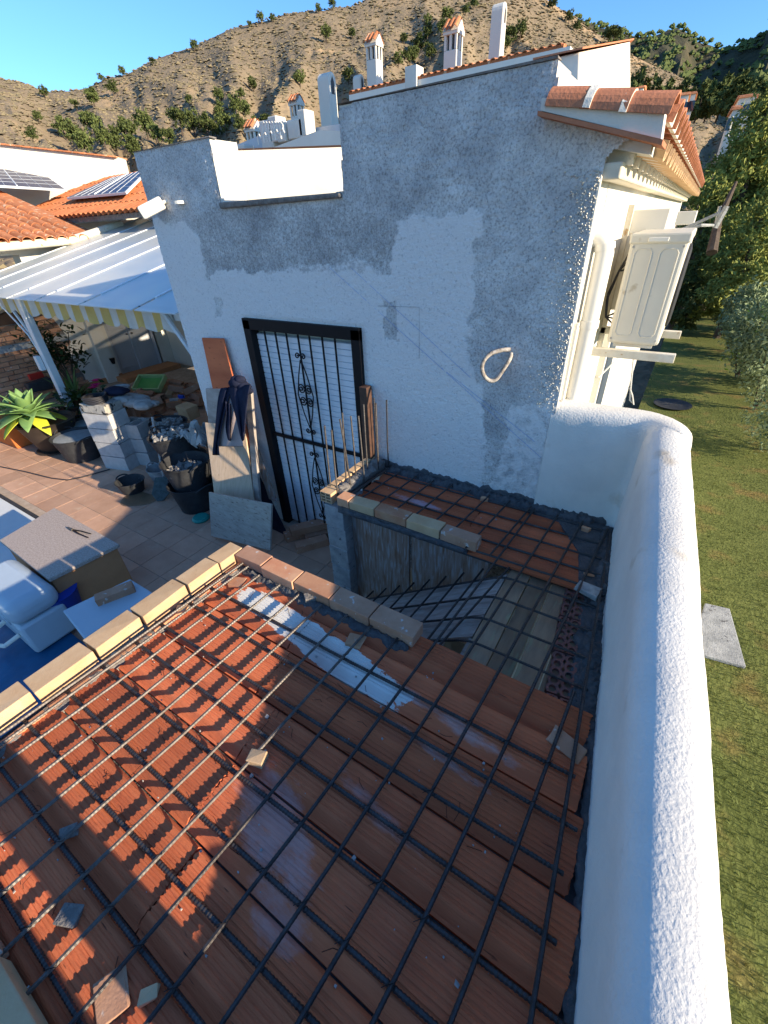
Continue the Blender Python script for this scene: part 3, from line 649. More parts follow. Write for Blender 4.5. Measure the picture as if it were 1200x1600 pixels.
def plank_mat():
    m = CLAY.copy(); m.name = 'clay_plank_with_lime_splash'; n = m.node_tree; N = n.nodes; Lk = n.links; b = N['Principled BSDF']
    src = b.inputs['Base Color'].links[0].from_socket
    ge = N.new('ShaderNodeNewGeometry'); sp = N.new('ShaderNodeSeparateXYZ'); Lk.new(ge.outputs['Position'], sp.inputs[0])
    no = N.new('ShaderNodeTexNoise'); no.inputs['Scale'].default_value = 9; no.inputs['Detail'].default_value = 6; no.inputs['Roughness'].default_value = .7
    mp = N.new('ShaderNodeMapping'); mp.inputs['Scale'].default_value = (.8,1.6,1); Lk.new(ge.outputs['Position'], mp.inputs[0]); Lk.new(mp.outputs[0], no.inputs['Vector'])
    def mth(op, a, b_=None, c=None):
        q = N.new('ShaderNodeMath'); q.operation = op
        for i, v in enumerate((a, b_, c)):
            if v is None: continue
            if isinstance(v, (int, float)): q.inputs[i].default_value = v
            else: Lk.new(v, q.inputs[i])
        return q.outputs[0]
    def blob(cx, cy, rx, ry, slope, p=4):      # soft box mask around a line
        dx = mth('DIVIDE', mth('SUBTRACT', sp.outputs[0], cx), rx); yy = mth('SUBTRACT', mth('SUBTRACT', sp.outputs[1], cy), mth('MULTIPLY', mth('SUBTRACT', sp.outputs[0], cx), slope))
        dy = mth('DIVIDE', yy, ry); return mth('ADD', mth('POWER', mth('ABSOLUTE', dx), p), mth('POWER', mth('ABSOLUTE', dy), p))
    def apply(src, dist, col, t0, t1, amt=1.0):
        f = mth('ADD', mth('SUBTRACT', 1.0, dist), mth('MULTIPLY', mth('SUBTRACT', no.outputs[0], .5), 2.4))
        r = N.new('ShaderNodeMapRange'); r.inputs[1].default_value = t0; r.inputs[2].default_value = t1; r.inputs[4].default_value = amt; Lk.new(f, r.inputs[0])
        mx = N.new('ShaderNodeMix'); mx.data_type = 'RGBA'; Lk.new(r.outputs[0], mx.inputs[0]); Lk.new(src, mx.inputs[6]); mx.inputs[7].default_value = (*col,1); return mx.outputs[2]
    src = apply(src, blob(-1.12, .965, .62, .085, -.11), (.74,.72,.66), .25, .33)
    src = apply(src, blob(-.70, .28, .30, .16, -.3, 2), (.62,.50,.50), .45, .95, .42)
    src = apply(src, blob(-.55, .12, .20, .10, -.2, 2), (.60,.48,.48), .45, .95, .36)
    src = apply(src, blob(-.42, .50, .25, .05, -.2, 2), (.58,.45,.44), .45, .95, .35)
    src = apply(src, blob(-.35, .93, .38, .04, -.1, 2), (.60,.48,.45), .45, .95, .5)
    src = apply(src, blob(-.30, .78, .30, .03, -.1, 2), (.56,.44,.42), .45, .95, .5)
    src = apply(src, blob(-1.25, 2.32, .25, .05, -.05, 2), (.55,.44,.50), .4, .9, .7)
    # dark soot-purple variation
    n2 = N.new('ShaderNodeTexNoise'); n2.inputs['Scale'].default_value = 2.6; n2.inputs['Detail'].default_value = 4; Lk.new(mp.outputs[0], n2.inputs['Vector'])
    r2 = N.new('ShaderNodeMapRange'); r2.inputs[1].default_value = .52; r2.inputs[2].default_value = .72; r2.inputs[4].default_value = .45; Lk.new(n2.outputs[0], r2.inputs[0])
    mx = N.new('ShaderNodeMix'); mx.data_type = 'RGBA'; Lk.new(r2.outputs[0], mx.inputs[0]); Lk.new(src, mx.inputs[6]); mx.inputs[7].default_value = (.36,.105,.065,1)
    Lk.new(mx.outputs[2], b.inputs['Base Color']); return m
PLK = plank_mat()
SL = thing('stair_roof_slab', 'near roof slab of ribbed red clay planks waiting for concrete under a steel mesh', 'clay roof', (-.9,.4,S))
rows = [(-.64,.243),(-.39,.243),(-.14,.243),(.11,.243),(.36,.243),(.61,.243),(.86,.215),(1.082,.185)]
def px_end(y): return .016+.11*(2.62-y)+.02
k = 0
for y, wdt in rows:
    xe = px_end(y+wdt/2)-.035+random.uniform(-.025,.01); cuts = [-1.86, -1.05+random.uniform(-.25,.3), xe]
    for a, b_ in zip(cuts[:-1], cuts[1:]):
        k += 1; o = part('clay_plank', plank_mesh(b_-a-.006, wdt, k), PLK, SL); o.location = (a+.003, y, S+random.uniform(-.004,.003)); o.rotation_euler = (random.uniform(-.008,.008), random.uniform(-.003,.003), random.uniform(-.004,.004))
# narrow lit strips / packing pieces along the left edge of the planks
part('slab_bed', MB().prism([(-1.95,-.66,S-.12),(px_end(-.66)+.02,-.66,S-.12),(px_end(1.235)+.02,1.235,S-.12),(-1.95,1.235,S-.12)], (0,0,.074)), MORTD, SL)
part('edge_mortar', MB().box((-1.885,-.5,S-.10),(-1.835,1.26,S-.012), jit=.01).box((-1.885,1.20,S-.1),(-.62,1.235,S-.02), jit=.01), MORT, SL)
part('edge_mortar_ridge', strip([(-1.852,-.45,S-.014),(-1.850,1.22,S-.012)], .028, .018, 5), MORT, SL, smooth=True)
part('far_mortar_ridge', strip([(-1.84,1.150,S-.004),(-.66,1.150,S-.002)], .030, .022, 6), MORTD, SL, smooth=True)
part('wall_side_mortar', strip([(px_end(-.6)-.016,-.6,S-.02),(px_end(1.2)-.016,1.2,S-.02)], .030, .016, 8), MORTD, SL, smooth=True)
bh = MB(); 
# kerb bricks, each its own part (chamfered, hollow ends are seen only at open ends)
def brick_mesh(L_, W, Hh, holes=None, seed=0):
    m = MB().box((0,0,0),(L_,W,Hh), jit=.0025)
    return m
def hollow_brick(L_, W, Hh, nx_=2, nz_=3, wall=.008):
    """brick with open rectangular cells running along X"""
    m = MB(); cw = (W-wall*(nx_+1))/nx_; chh = (Hh-wall*(nz_+1))/nz_
    for i in range(nx_+1): y = i*(cw+wall); m.box((0,y,0),(L_,y+wall,Hh))
    for k in range(nz_+1): z = k*(chh+wall); m.box((.0004,0.0004,z+.0003),(L_-.0004,W-.0004,z+wall-.0003))
    return m
bl = [(1.245,1.06),(1.06,.84),(.84,.57),(.57,.33),(.33,.07),(.07,-.18),(-.18,-.43)]
for i, (a, b_) in enumerate(bl):
    x0 = -2.01-.004*i; o = part('kerb_brick', MB().box((0,0,0),(.115,a-b_-.012,.085), jit=.003), BRICKY, SL, bevel=.004); o.location = (x0+random.uniform(-.006,.006), b_+.006, S-.002); o.rotation_euler = (random.uniform(-.02,.02), random.uniform(-.03,.03), random.uniform(-.02,.02))
    o = part('packing_brick', MB().box((0,0,0),(.03,a-b_-.02,.045), jit=.004), BRICKR, SL); o.location = (-1.872, b_+.01, S-.035)
xs = [-1.885,-1.66,-1.405,-1.15,-.895,-.64]
for i, (a, b_) in enumerate(zip(xs[:-1], xs[1:])):
    o = part('kerb_brick', MB().box((0,0,0),(b_-a-.008,.105,.075), jit=.003), [BRICKP,BRICKR,BRICKR,BRICKP,BRICKP][i], SL, bevel=.004); o.location = (a+.004, 1.165+random.uniform(-.006,.006), S+.004); o.rotation_euler = (random.uniform(-.02,.02), random.uniform(-.015,.015), random.uniform(-.02,.02))
for i in range(7):
    a = -1.42+.27*i-.0; o = part('kerb_brick', MB().box((0,0,0),(.255,.115,.08), jit=.003), BRICKY if i % 2 else BRICKP, SL, bevel=.004); o.location = (a-.5, -.475, S-.0); o.rotation_euler = (0, 0, random.uniform(-.02,.02))
# support walls below the slab
part('support_wall', MB().box((-1.98,-.6,F),(-1.86,1.24,S-.12)).box((-1.98,1.12,F),(-.62,1.23,S-.12)), CONC2, SL)
# ---- far slab over the stair, under the rough wall
FS = thing('landing_slab', 'far slab of red clay planks under steel mesh against the foot of the rough wall', 'clay roof', (-.8,2.3,S))
for y, wdt in ((2.0,.235),(2.24,.235),(2.48,.19)):
    xe = px_end(y)-.07; cuts = [-1.70, -.92+random.uniform(-.2,.25), xe-(.10 if y < 2.1 else 0)]
    for a, b_ in zip(cuts[:-1], cuts[1:]):
        k += 1; o = part('clay_plank', plank_mesh(b_-a-.006, wdt, k), PLK, FS); o.location = (a+.003, y, S+random.uniform(-.003,.003))
part('slab_bed', MB().box((-1.72,2.06,S-.11),(-.05,2.66,S-.046)), MORTD, FS)
part('wet_mortar_strip', MB().prism([(-1.7,2.665,S-.012),(-1.7,2.60,S-.012),(-.9,2.60,S-.010),(-.3,2.56,S-.010),(-.12,2.30,S-.010),(-.06,2.0,S-.012),(.08,1.99,S-.012),(.02,2.67,S-.012)], (0,0,.018)), MORTD, FS, bevel=.004)
part('mortar_ridge', strip([(-1.70,2.65,S+.006),(-.1,2.655,S+.006)], .045, .03, 11), MORTD, FS, smooth=True)
part('mortar_ridge', strip([(-.0,2.64,S+.0),(.065,2.0,S+.0)], .05, .025, 12), MORTD, FS, smooth=True)
xs = [-1.735,-1.625,-1.41,-1.155,-.905,-.655]; ms = [BRICKR,BRICKY,BRICKR,BRICKY,BRICKP]
for i, (a, b_) in enumerate(zip(xs[:-1], xs[1:])):
    o = part('kerb_brick', MB().box((0,0,0),(b_-a-.008,.095,.07), jit=.003), ms[i], FS, bevel=.004); o.location = (a+.004, 1.985+random.uniform(-.004,.004), S+.012); o.rotation_euler = (random.uniform(-.02,.02), random.uniform(-.02,.02), random.uniform(-.02,.02))
part('kerb_mortar', MB().box((-1.73,1.982,S-.035),(-.72,2.07,S+.014), jit=.008), MORTD, FS)
part('mortar_under_kerb', strip([(-1.70,1.982,S-.012),(-.72,1.982,S-.012)], .022, .016, 12, up=(0,-1,0)), MORTD, FS, smooth=True)
# end beam: two pale bricks and a mortar top holding the upright bars
o = part('hollow_end_brick', hollow_brick(.11,.10,.085,2,3), BRICKY, FS); o.rotation_euler = (0,0,R_(90)); o.location = (-1.785,1.985,S+.005)
for i, (a, b_) in enumerate(((2.10,2.32),(2.33,2.52),(2.53,2.66))):
    o = part('end_brick', MB().box((0,0,0),(.055,b_-a-.006,.085), jit=.003), BRICKY, FS, bevel=.003); o.location = (-1.885, a+.003, S+.01)
part('end_mortar', MB().box((-1.83,2.06,S-.03),(-1.735,2.665,S+.075), jit=.012), MORT, FS, bevel=.012)
part('end_mortar_ridge', strip([(-1.785,2.07,S+.066),(-1.78,2.64,S+.07)], .05, .03, 13), MORT, FS, smooth=True)
# ---- pillar of rendered blocks
PI = thing('block_pillar', 'slim grey block pillar holding up the corner of the far slab', 'pillar', (-1.79,2.06,F))
for i in range(5):
    o = part('block', MB().box((-1.88,2.0,F+i*.20),(-1.70,2.30,F+i*.20+.192), jit=.004), CONC2, PI, bevel=.006)
part('joint_mortar', MB().box((-1.874,2.006,F),(-1.706,2.294,S-.04)), CONC, PI)
# ---- old shutter boards closing the stair opening
o = solo('shutter_board', MB().box((-1.70,2.09,F),(-1.19,2.115,S-.115), jit=.004), WOODV, 'weathered brown board with peeling white paint standing right of the grey pillar', 'board', 'old boards under the far slab', bevel=.003)
o = solo('shutter_board', MB().box((-1.18,2.10,F),(-.60,2.125,S-.135), jit=.004), WOODV, 'weathered board with a paler peeling face and rounded corner, farther from the pillar', 'board', 'old boards under the far slab', bevel=.02)
# ---- stair formwork of planks
FW = thing('stair_formwork', 'wooden formwork of old planks, flat landing at the right and slope running down left', 'formwork', (-.3,1.6,-1.78))
zt = -1.765; xr = px_end(1.5)-.13
bx = np.linspace(-.44, xr+.02, 5)
for i in range(len(bx)-1):
    o = part('landing_board', MB().box((bx[i]+.003,1.10,zt-.022),(bx[i+1]-.003,2.02+.03*(i%2),zt+random.uniform(-.003,.003)), jit=.002), WOODG, FW)
ys = [1.06,1.25,1.43,1.60,1.78,1.97]
for i in range(len(ys)-1):
    a, b_ = ys[i]+.003, ys[i+1]-.003; x0, z0_ = -.445-.10*(i == 1), zt-.004; x1, z1_ = -1.62, zt-.84; th = .022
    x0 = -.445+(-.14 if i < 2 else 0)*(1 if i == 1 else .6)
    z0_ = zt-.004-(-.445-x0)*.715
    o = part('slope_board', MB().hexa([(x1,a,z1_-th),(x0,a,z0_-th),(x0,b_,z0_-th),(x1,b_,z1_-th),(x1,a,z1_),(x0,a,z0_+random.uniform(-.004,.004)),(x0,b_,z0_),(x1,b_,z1_)]), WOODO if i else WOODG, FW)
part('bearer', MB().box((-.46,1.08,zt-.12),(-.40,2.0,zt-.024)).box((xr-.1,1.08,zt-.12),(xr-.03,2.0,zt-.024)), WOODO, FW)
# stair void floor and darkness come from the enclosing walls
part('prop', MB().box((-.45,1.2,F),(-.39,1.28,zt-.12)).box((-.45,1.85,F),(-.39,1.93,zt-.12)), WOODO, FW)
# ---- perforated brick course beside the parapet
PB = thing('perforated_brick_course', 'course of red perforated bricks with round holes bedded in dark mortar beside the parapet', 'brick course', (0,1.6,S))
def perf_brick(L_=.235, W=.115, Hh=.05, nx_=2, ny_=5):
    """brick with round holes through the top face"""
    m = MB(); r = .0165; k = 10; top = []
    def cell(x0,x1,y0,y1):
        cx, cy = (x0+x1)/2, (y0+y1)/2
        sq = [];
        for j in range(k):
            a = 2*math.pi*(j+.5)/k; c_, s_ = math.cos(a), math.sin(a); q = max(abs(c_), abs(s_)); sq.append((cx+c_/q*(x1-x0)/2, cy+s_/q*(y1-y0)/2))
        ci = [(cx+r*math.cos(2*math.pi*(j+.5)/k), cy+r*1.15*math.sin(2*math.pi*(j+.5)/k)) for j in range(k)]
        vs = [(x,y,Hh) for x,y in sq]+[(x,y,Hh) for x,y in ci]+[(x,y,.004) for x,y in ci]
        fs = [(j,(j+1)%k,k+(j+1)%k,k+j) for j in range(k)]+[(k+j,k+(j+1)%k,2*k+(j+1)%k,2*k+j) for j in range(k)]+[tuple(2*k+j for j in range(k))]
        m.add(vs, fs)
    for i in range(nx_):
        for j in range(ny_): cell(W*i/nx_, W*(i+1)/nx_, L_*j/ny_, L_*(j+1)/ny_)
    m.add([(0,0,0),(W,0,0),(W,L_,0),(0,L_,0),(0,0,Hh),(W,0,Hh),(W,L_,Hh),(0,L_,Hh)], [(0,3,2,1),(0,1,5,4),(1,2,6,5),(2,3,7,6),(3,0,4,7)]); return m
pbm = perf_brick().mesh('perforated_brick', mat('dark_red_brick', (.30,.13,.105), (.21,.095,.08), 8, .8, .4, 80, c3=(.09,.085,.085), s3=14, t3=.60, rnd=.15))
y = 1.06
for i in range(4):
    xx = px_end(y+.12)-.215; o = link('perforated_brick', pbm, PB, (xx, y, S-.10), (random.uniform(-.02,.02), random.uniform(-.02,.02), R_(6)+random.uniform(-.02,.02))); y += .243
me_ = MB(); 
me_.prism([(px_end(1.0)-.10,1.0,S-.13),(px_end(1.0)+.01,1.0,S-.13),(px_end(2.1)+.01,2.1,S-.13),(px_end(2.1)-.10,2.1,S-.13)], (0,0,.095))
part('bedding_mortar', me_, MORTD, PB)
part('mortar_ridge', strip([(px_end(1.02)-.035,1.02,S-.05),(px_end(2.05)-.035,2.05,S-.05)], .05, .035, 21), MORTD, PB, smooth=True)
part('mortar_ridge', strip([(px_end(1.02)-.10,1.02,S-.055),(px_end(2.05)-.10,2.05,S-.055)], .03, .012, 22), MORTD, PB, smooth=True)
# ================================================================== STEEL BARS
def rebar(pts, r=.0070, pitch=.013, n=6, amp=1.0):
    """ribbed bar following a polyline"""
    P = [Vector(p) for p in pts]; out = []; rs = []; tog = 0
    for a, b_ in zip(P[:-1], P[1:]):
        Ln = (b_-a).length; k = max(1, int(Ln/pitch*2))
        for i in range(k): out.append(a.lerp(b_, i/k)); rs.append(r*(1+.07*amp if tog % 2 else 1-.05*amp)); tog += 1
    out.append(P[-1]); rs.append(r); return MB().tube(out, rs, n)
MESH = thing('rebar_mesh', 'dark ribbed steel mesh laid over both clay slabs and across the stair opening', 'steel mesh', (-.8,1,S+.03))
def sag(x, y): return .003*math.sin(x*5+y*3)
ZX, ZY = S+.013, S+.028
i = 0; y = -.46
ybars = []
while y < 1.10:
    x0 = -1.90+.004*i; x1 = px_end(y)-.035-random.uniform(0,.05); yy = y+random.uniform(-.006,.006); sk = random.uniform(-.012,.012)
    part('cross_bar', rebar([(x0,yy-sk,ZX+.002),((x0+x1)/2,yy+random.uniform(-.004,.004),ZX-.003),(x1,yy+sk+.01,ZX)], .0078, amp=2), REBAR, MESH); y += .156; i += 1
for y in (1.85,):
    pass
for y in (1.99,2.12,2.27,2.42,2.57):
    x1 = px_end(y)-.06; part('cross_bar', rebar([(-1.69,y-.01,ZX),(-.8,y,ZX-.003),(x1,y+.012,ZX)]), REBAR, MESH)
# long bars
xr_ = -1.66
for i in range(13):
    xb = -1.66+.1555*i + random.uniform(-.005,.005)              # position at y = 1.12
    xa = xb-.066*1.7-.008*random.random(); over = xb > -.60
    ye = 1.145 if i < 4 else (1.20 if not over else 2.60)
    dx = (xb-(xb-.066*1.7))/1.7
    xe = xb+dx*(ye-1.12)
    lim = px_end(ye)-.03
    if xe > lim: ye = 1.3 if xb < .1 else ye; xe = min(xb+dx*(ye-1.12), px_end(ye)-.03)
    part('long_bar', rebar([(xb-.066*1.8,-.62,ZY),(xb-.04,.3,ZY-.004+random.uniform(-.002,.002)),(xe,ye,ZY)]), REBARLIT if i < 6 else REBAR, MESH)
for i in range(8):
    x = -1.60+.152*i
    part('long_bar', rebar([(x-.03,2.03 if x < -.7 else 1.97,ZY),(x+.03,2.62,ZY)]), REBAR, MESH)
for x, dz in ((-1.845,.012),(-1.80,.006)):
    part('edge_bar', rebar([(x-.05,-.55,S+.03+dz),(x,.4,S+.028+dz),(x+.03,1.16,S+.03+dz)]), REBARLIT, MESH)
part('edge_bar', rebar([(-1.70,2.02,S+.05),(-1.66,2.60,S+.05)]), REBAR, MESH)
part('edge_bar', rebar([(-1.74,2.04,S+.03),(-1.70,2.60,S+.03)]), REBAR, MESH)
SM = thing('stair_rebar_mesh', 'bent steel mesh following the wooden stair formwork down to the left', 'steel mesh', (-.5,1.6,-1.74))
zb = zt+.035
for y in (1.20,1.37,1.545,1.72,1.90):
    x1 = px_end(y)-.06
    part('bent_bar', rebar([(x1,y+.01,zb),(-.38,y,zb+.002),(-.44,y,zb-.006),(-.50,y,zb-.035),(-1.50,y+.02,zb-.035-.715*1.0)]), REBAR, SM)
for i in range(8):
    x = -.62-.125*i; z = zb-.035-.715*(-.50-x)+.014
    part('stair_cross_bar', rebar([(x-.05,1.16,z+.004),(x+.01,2.02,z)]), REBAR, SM)
part('stair_cross_bar', rebar([(-.585,1.14,zb+.01-.04),(-.44,1.97,zb+.02)]), REBAR, SM)
# upright starter bars and the brown post
for (tx,ty,bx_,by_,yy,lab,nm) in ((507,665,517,765,2.08,'leftmost upright starter bar with a pale capped tip','a'),(518,672,528,773,2.06,'second upright starter bar from the left','a'),(531,655,548,758,2.18,'starter bar leaning left across its neighbour','a'),(535,645,541,752,2.24,'slim starter bar behind the leaning one','a'),
      (548,650,556,745,2.32,'starter bar in front of the door jamb','a'),(560,650,569,745,2.33,'starter bar just right of the door jamb','a'),(568,632,574,728,2.44,'tall starter bar in front of the brown post','a'),(584,622,591,725,2.50,'starter bar right of the brown post','a'),(587,630,591,722,2.52,'paler starter bar touching its neighbour right of the post','a'),(604,625,607,728,2.62,'rightmost dark starter bar standing against the white wall','a')):
    b0 = at_y(bx_,by_,yy); t0 = at_y(tx,ty,yy); d = (t0-b0); b0 = b0-d.normalized()*.05
    solo('starter_bar', rebar([b0, b0.lerp(t0,.5)+Vector((random.uniform(-.006,.006),0,0)), t0], .0064), REBARLIT if tx not in (604,584) else REBAR, lab, 'steel bar', 'upright starter bars at the far slab corner')
solo('steel_post', MB().box((-1.90,2.585,S-.1),(-1.83,2.655,-1.01)), RUST, 'short brown steel post standing right of the barred door', 'post', bevel=.004)
# brick chips lying on the planks
def chip(px, py, z, sx, sy, sz, rot, m, lab, tilt=(0,0)):
    p = at_z(px, py, z); o = solo('brick_fragment', MB().box((-sx/2,-sy/2,0),(sx/2,sy/2,sz), jit=.006), m, lab, 'brick fragment', bevel=.003, loc=tuple(p), rot=(tilt[0], tilt[1], rot)); return o
chip(372,912,S+.003,.085,.075,.022,.3,BRICKR,'square red brick scrap in the sunlit corner of the near slab')
chip(486,938,S+.003,.06,.05,.04,.8,MORT,'grey mortar lump under the mesh near the kerb bricks')
chip(403,1186,S+.003,.075,.055,.028,.35,BRICKY,'orange brick chip wedged under a bar in the middle of the slab')
chip(555,1003,S+.003,.09,.07,.015,.2,BRICKR,'flat red tile scrap beside the white lime patch')
chip(885,1165,S+.003,.13,.075,.014,-.25,BRICKP,'pale broken tile piece under the bars near the parapet',(0.05,0))
chip(285,955,S+.003,.05,.05,.03,.6,BRICKY,'small yellow brick chip next to the left kerb')
chip(108,1300,S+.003,.06,.04,.012,.9,MORT,'thin grey mortar flake on the shaded planks')
chip(110,1432,S+.003,.06,.05,.015,.5,MORT,'rough grey mortar crumb in the strip of light')
chip(175,1555,S+.003,.10,.08,.012,-.4,BRICKP,'large broken tile piece at the bottom left of the slab',(.06,.04))
chip(235,1555,S+.003,.045,.035,.02,.8,BRICKY,'pale orange brick chip at the bottom left of the slab')
chip(920,900,S+.003,.05,.025,.012,.2,BRICKR,'small curved tile sliver on the far slab')
chip(757,782,S+.003,.05,.03,.03,.2,BRICKR,'small red brick lump under the far mesh')
chip(915,830,S+.003,.05,.03,.03,-.2,BRICKR,'small dark red lump near the corner of the far slab')
chip(918,925,S-.0,.07,.12,.03,1.4,RUBBLE,'whitish mortar crust on the end of the far plank')
# fine rubble, crumbs and wire clippings on the slab: uncountable
cr = MB(); g = random.Random(5)
for i in range(190):
    x = g.uniform(-1.8,.1); y = g.uniform(-.4,1.15) if g.random() < .8 else g.uniform(2.0,2.6); s_ = g.uniform(.001,.003)*(2.2 if g.random() < .06 else 1)
    if x > px_end(y)-.08: continue
    cr.box((x-s_,y-s_,S-.004),(x+s_,y+s_*g.uniform(.6,1.6),S+s_*.9), jit=s_*.4)
struct('crumbs', cr, RUBBLE, kind='stuff')
wc = MB()
for i in range(46):
    x = g.uniform(-1.6,.05); y = g.uniform(-.35,1.1); a = g.random()*6.3; l_ = g.uniform(.015,.035)
    if x > px_end(y)-.08: continue
    wc.tube([(x-math.cos(a)*l_, y-math.sin(a)*l_, S+.003),(x+g.uniform(-.01,.01), y+g.uniform(-.01,.01), S+.007),(x+math.cos(a)*l_, y+math.sin(a)*l_, S+.003)], .0011, 4)
struct('wire_clippings', wc, mat('tie_wire', (.06,.025,.02)), kind='stuff')
tw = MB()
for i in range(110):
    x = g.randrange(0,12); xx = -1.66+.1555*x; yy = -.46+.156*g.randrange(0,10); xx += .066*(yy-1.12)
    if xx > px_end(yy)-.08: continue
    tw.tube([(xx-.012,yy-.012,ZY+.004),(xx,yy,ZY+.010),(xx+.012,yy+.012,ZY+.003),(xx+.018,yy+.022,ZY+.012)], .0011, 4)
struct('tie_wires', tw, mat('tie_wire_dark', (.03,.025,.025)), kind='stuff')
# ================================================================== ON THE WALL
# cctv camera
c0 = at_y(232,330,2.60)
CT = thing('security_camera', 'white bullet security camera on the left edge of the rough wall', 'camera', tuple(c0))
d = (at_y(246,322,2.62)-at_y(219,336,2.50)).normalized(); a0 = at_y(220,334,2.50)
rot = d.to_track_quat('X','Z').to_matrix().to_4x4(); T0 = Matrix.Translation(a0)
part('housing', MB().box((0,-.045,-.045),(.20,.045,.045), mat=T0@rot), PLAST, CT, bevel=.015)
part('lens', MB().box((-.003,-.034,-.034),(.006,.034,.034), mat=T0@rot), GLASSD, CT)
part('arm', MB().tube([a0+d*.19, a0+d*.27+Vector((0,.03,0)), Vector((a0.x+.30, WY, a0.z+.06))], .012, 8).lathe([(.04,0),(.04,.02)], (a0.x+.31, WY-.02, a0.z+.05), 12), PLAST, CT)
# loop of conduit
lp = [at_y(px,py,WY-.03-dy) for px,py,dy in ((797,546,0),(785,547,.03),(768,552,.07),(757,562,.10),(753,575,.11),(757,588,.10),(766,595,.08),(776,592,.06),(786,578,.04),(796,562,.01),(799,552,-.02))]
sm3 = []
for i in range(len(lp)-1):
    p0, p1, p2, p3 = lp[max(i-1,0)], lp[i], lp[i+1], lp[min(i+2,len(lp)-1)]
    for t in (0,.25,.5,.75): sm3.append(.5*((2*p1)+(p2-p0)*t+(2*p0-5*p1+4*p2-p3)*t*t+(3*p1-p0-3*p2+p3)*t**3))
sm3.append(lp[-1])
solo('conduit_loop', MB().tube(sm3, .0125, 10), CONDUIT, 'loop of grey corrugated conduit sticking out of the rough wall', 'conduit', smooth=True)
# ---- air conditioner on its brackets
AC = thing('air_conditioner', 'cream outdoor air conditioner unit on brackets on the sunny side wall', 'air conditioner', (-.2,3.2,-.7))
x0, x1, za, zc = -.345, -.055, -.685, -.10
part('casing', MB().box((x0,3.20,za),(x1,4.02,zc)), ACM, AC, bevel=.018)
for xa, xb in ((x0+.035,x0+.125),(x1-.125,x1-.035)):
    loop = [(xa+.015,3.1995,za+.05),(xb-.015,3.1995,za+.05),(xb,3.1995,za+.07),(xb,3.1995,zc-.09),(xb-.015,3.1995,zc-.07),(xa+.015,3.1995,zc-.07),(xa,3.1995,zc-.09),(xa,3.1995,za+.07)]
    part('pressed_panel', MB().tube(loop, .0035, 6, closed=True), ACM, AC, smooth=True)
sc_ = MB().lathe([(.006,0),(.006,.003),(.002,.004)], (0,0,0), 8, mat=Matrix.Rotation(R_(90),4,'X')).mesh('screw', CONC2)
for xs_, zs_ in ((x0+.02,za+.03),(x1-.02,za+.03),(x0+.02,zc-.06),(x1-.02,zc-.06)): link('screw', sc_, AC, (xs_, 3.199, zs_))
part('top_lip', MB().box((x0-.006,3.188,zc-.045),(x1+.006,4.03,zc+.006)), ACM, AC, bevel=.01)
part('handle', MB().box((x0+.09,3.178,zc-.035),(x0+.19,3.19,zc-.015)), PLAST, AC, bevel=.003)
part('fan_grille', MB().lathe([(.23,0),(.23,.012),(.20,.02),(.02,.022)], (0,0,0), 24, mat=Matrix.Translation((x1,3.52,-.39))@Matrix.Rotation(R_(90),4,'Y')), RUBB, AC)
part('foot', MB().box((x0+.04,3.22,za-.02),(x1-.03,3.26,za)), BEAM, AC)
BR = thing('wall_bracket', 'pair of cream wall brackets carrying the air conditioner', 'bracket', (-.3,3.15,-.72))
for yy in (3.16, 3.86):
    part('arm', MB().box((HX1,yy,-.765),(.055,yy+.045,-.715)), BEAM, BR, bevel=.004); part('upright', MB().box((HX1+.002,yy,-.9),(HX1+.035,yy+.045,.05 if yy > 3.5 else -.28)), BEAM, BR)
cb = MB()
for i in range(3):
    cb.tube([(x0-.02,3.5,-.2-.05*i),(x0-.05,3.42,-.30),(x0-.075,3.36,-.42-.02*i),(x0-.05,3.30,-.55),(x0+.0,3.26,-.52-.03*i),(x0+.02,3.24,-.45)], .007, 6)
part('cable', cb, HOSE, AC)
# clothes line bracket
p0, p1, p2 = at_y(1058,362,4.6), at_y(1130,330,4.6), at_y(1118,352,4.7)
CL = thing('clothes_line_arm', 'grey metal clothes line arm reaching out above the garden', 'bracket', tuple(p0))
part('arm', MB().tube([p0, p1], .012, 6).tube([p0, at_y(1095,352,4.6), p2, at_y(1125,322,4.7)], .012, 6), CONC2, CL)
part('end_plate', MB().tube([at_y(1117,356,4.7), at_y(1136,322,4.7)], .022, 6), CONC2, CL)
rp = [at_y(px,py,4.7) for px,py in ((990,560),(986,600),(984,625),(990,632),(988,618),(984,606))]
solo('rope', MB().tube(rp, .008, 6), CANV, 'pale rope hanging beside the side window above the lawn', 'rope')
solo('cord', MB().tube([at_y(970,555,4.4), at_y(935,590,4.2)], .007, 5), CANV, 'short pale cord slanting across the dark side window', 'cord')
# ================================================================== LEANING AGAINST THE WALL
def lean_board(pts_bottom, pts_top, th, m, label, name='board', grp=None, y0=None, y1=None, bevel=.003, dy=0):
    """quad given by four pixel corners: bottom pair on plane y0, top pair on plane y1"""
    bl_, br_ = at_y(*pts_bottom[0], y0-dy), at_y(*pts_bottom[1], y0+dy); tl, tr = at_y(*pts_top[0], y1-dy), at_y(*pts_top[1], y1+dy)
    n = (br_-bl_).cross(tl-bl_).normalized(); 
    if n.y < 0: n = -n
    q = [bl_, br_, tr, tl]; q2 = [p+n*th for p in q]
    return solo(name, MB().hexa([q[0],q[1],q2[1],q2[0],q[3],q[2],q2[2],q2[3]]), m, label, 'board', grp, bevel=bevel)
lean_board(((352,700),(392,700)),((315,528),(348,529)),.02,CLAY,'red ribbed clay plank standing tallest against the rough wall behind the boards','clay_board',y0=2.56,y1=2.63)
lean_board(((337,800),(372,800)),((321,607),(352,607)),.02,WOODO,'narrow grey board behind the jacket, just right of the tubs','board',y0=2.45,y1=2.60)
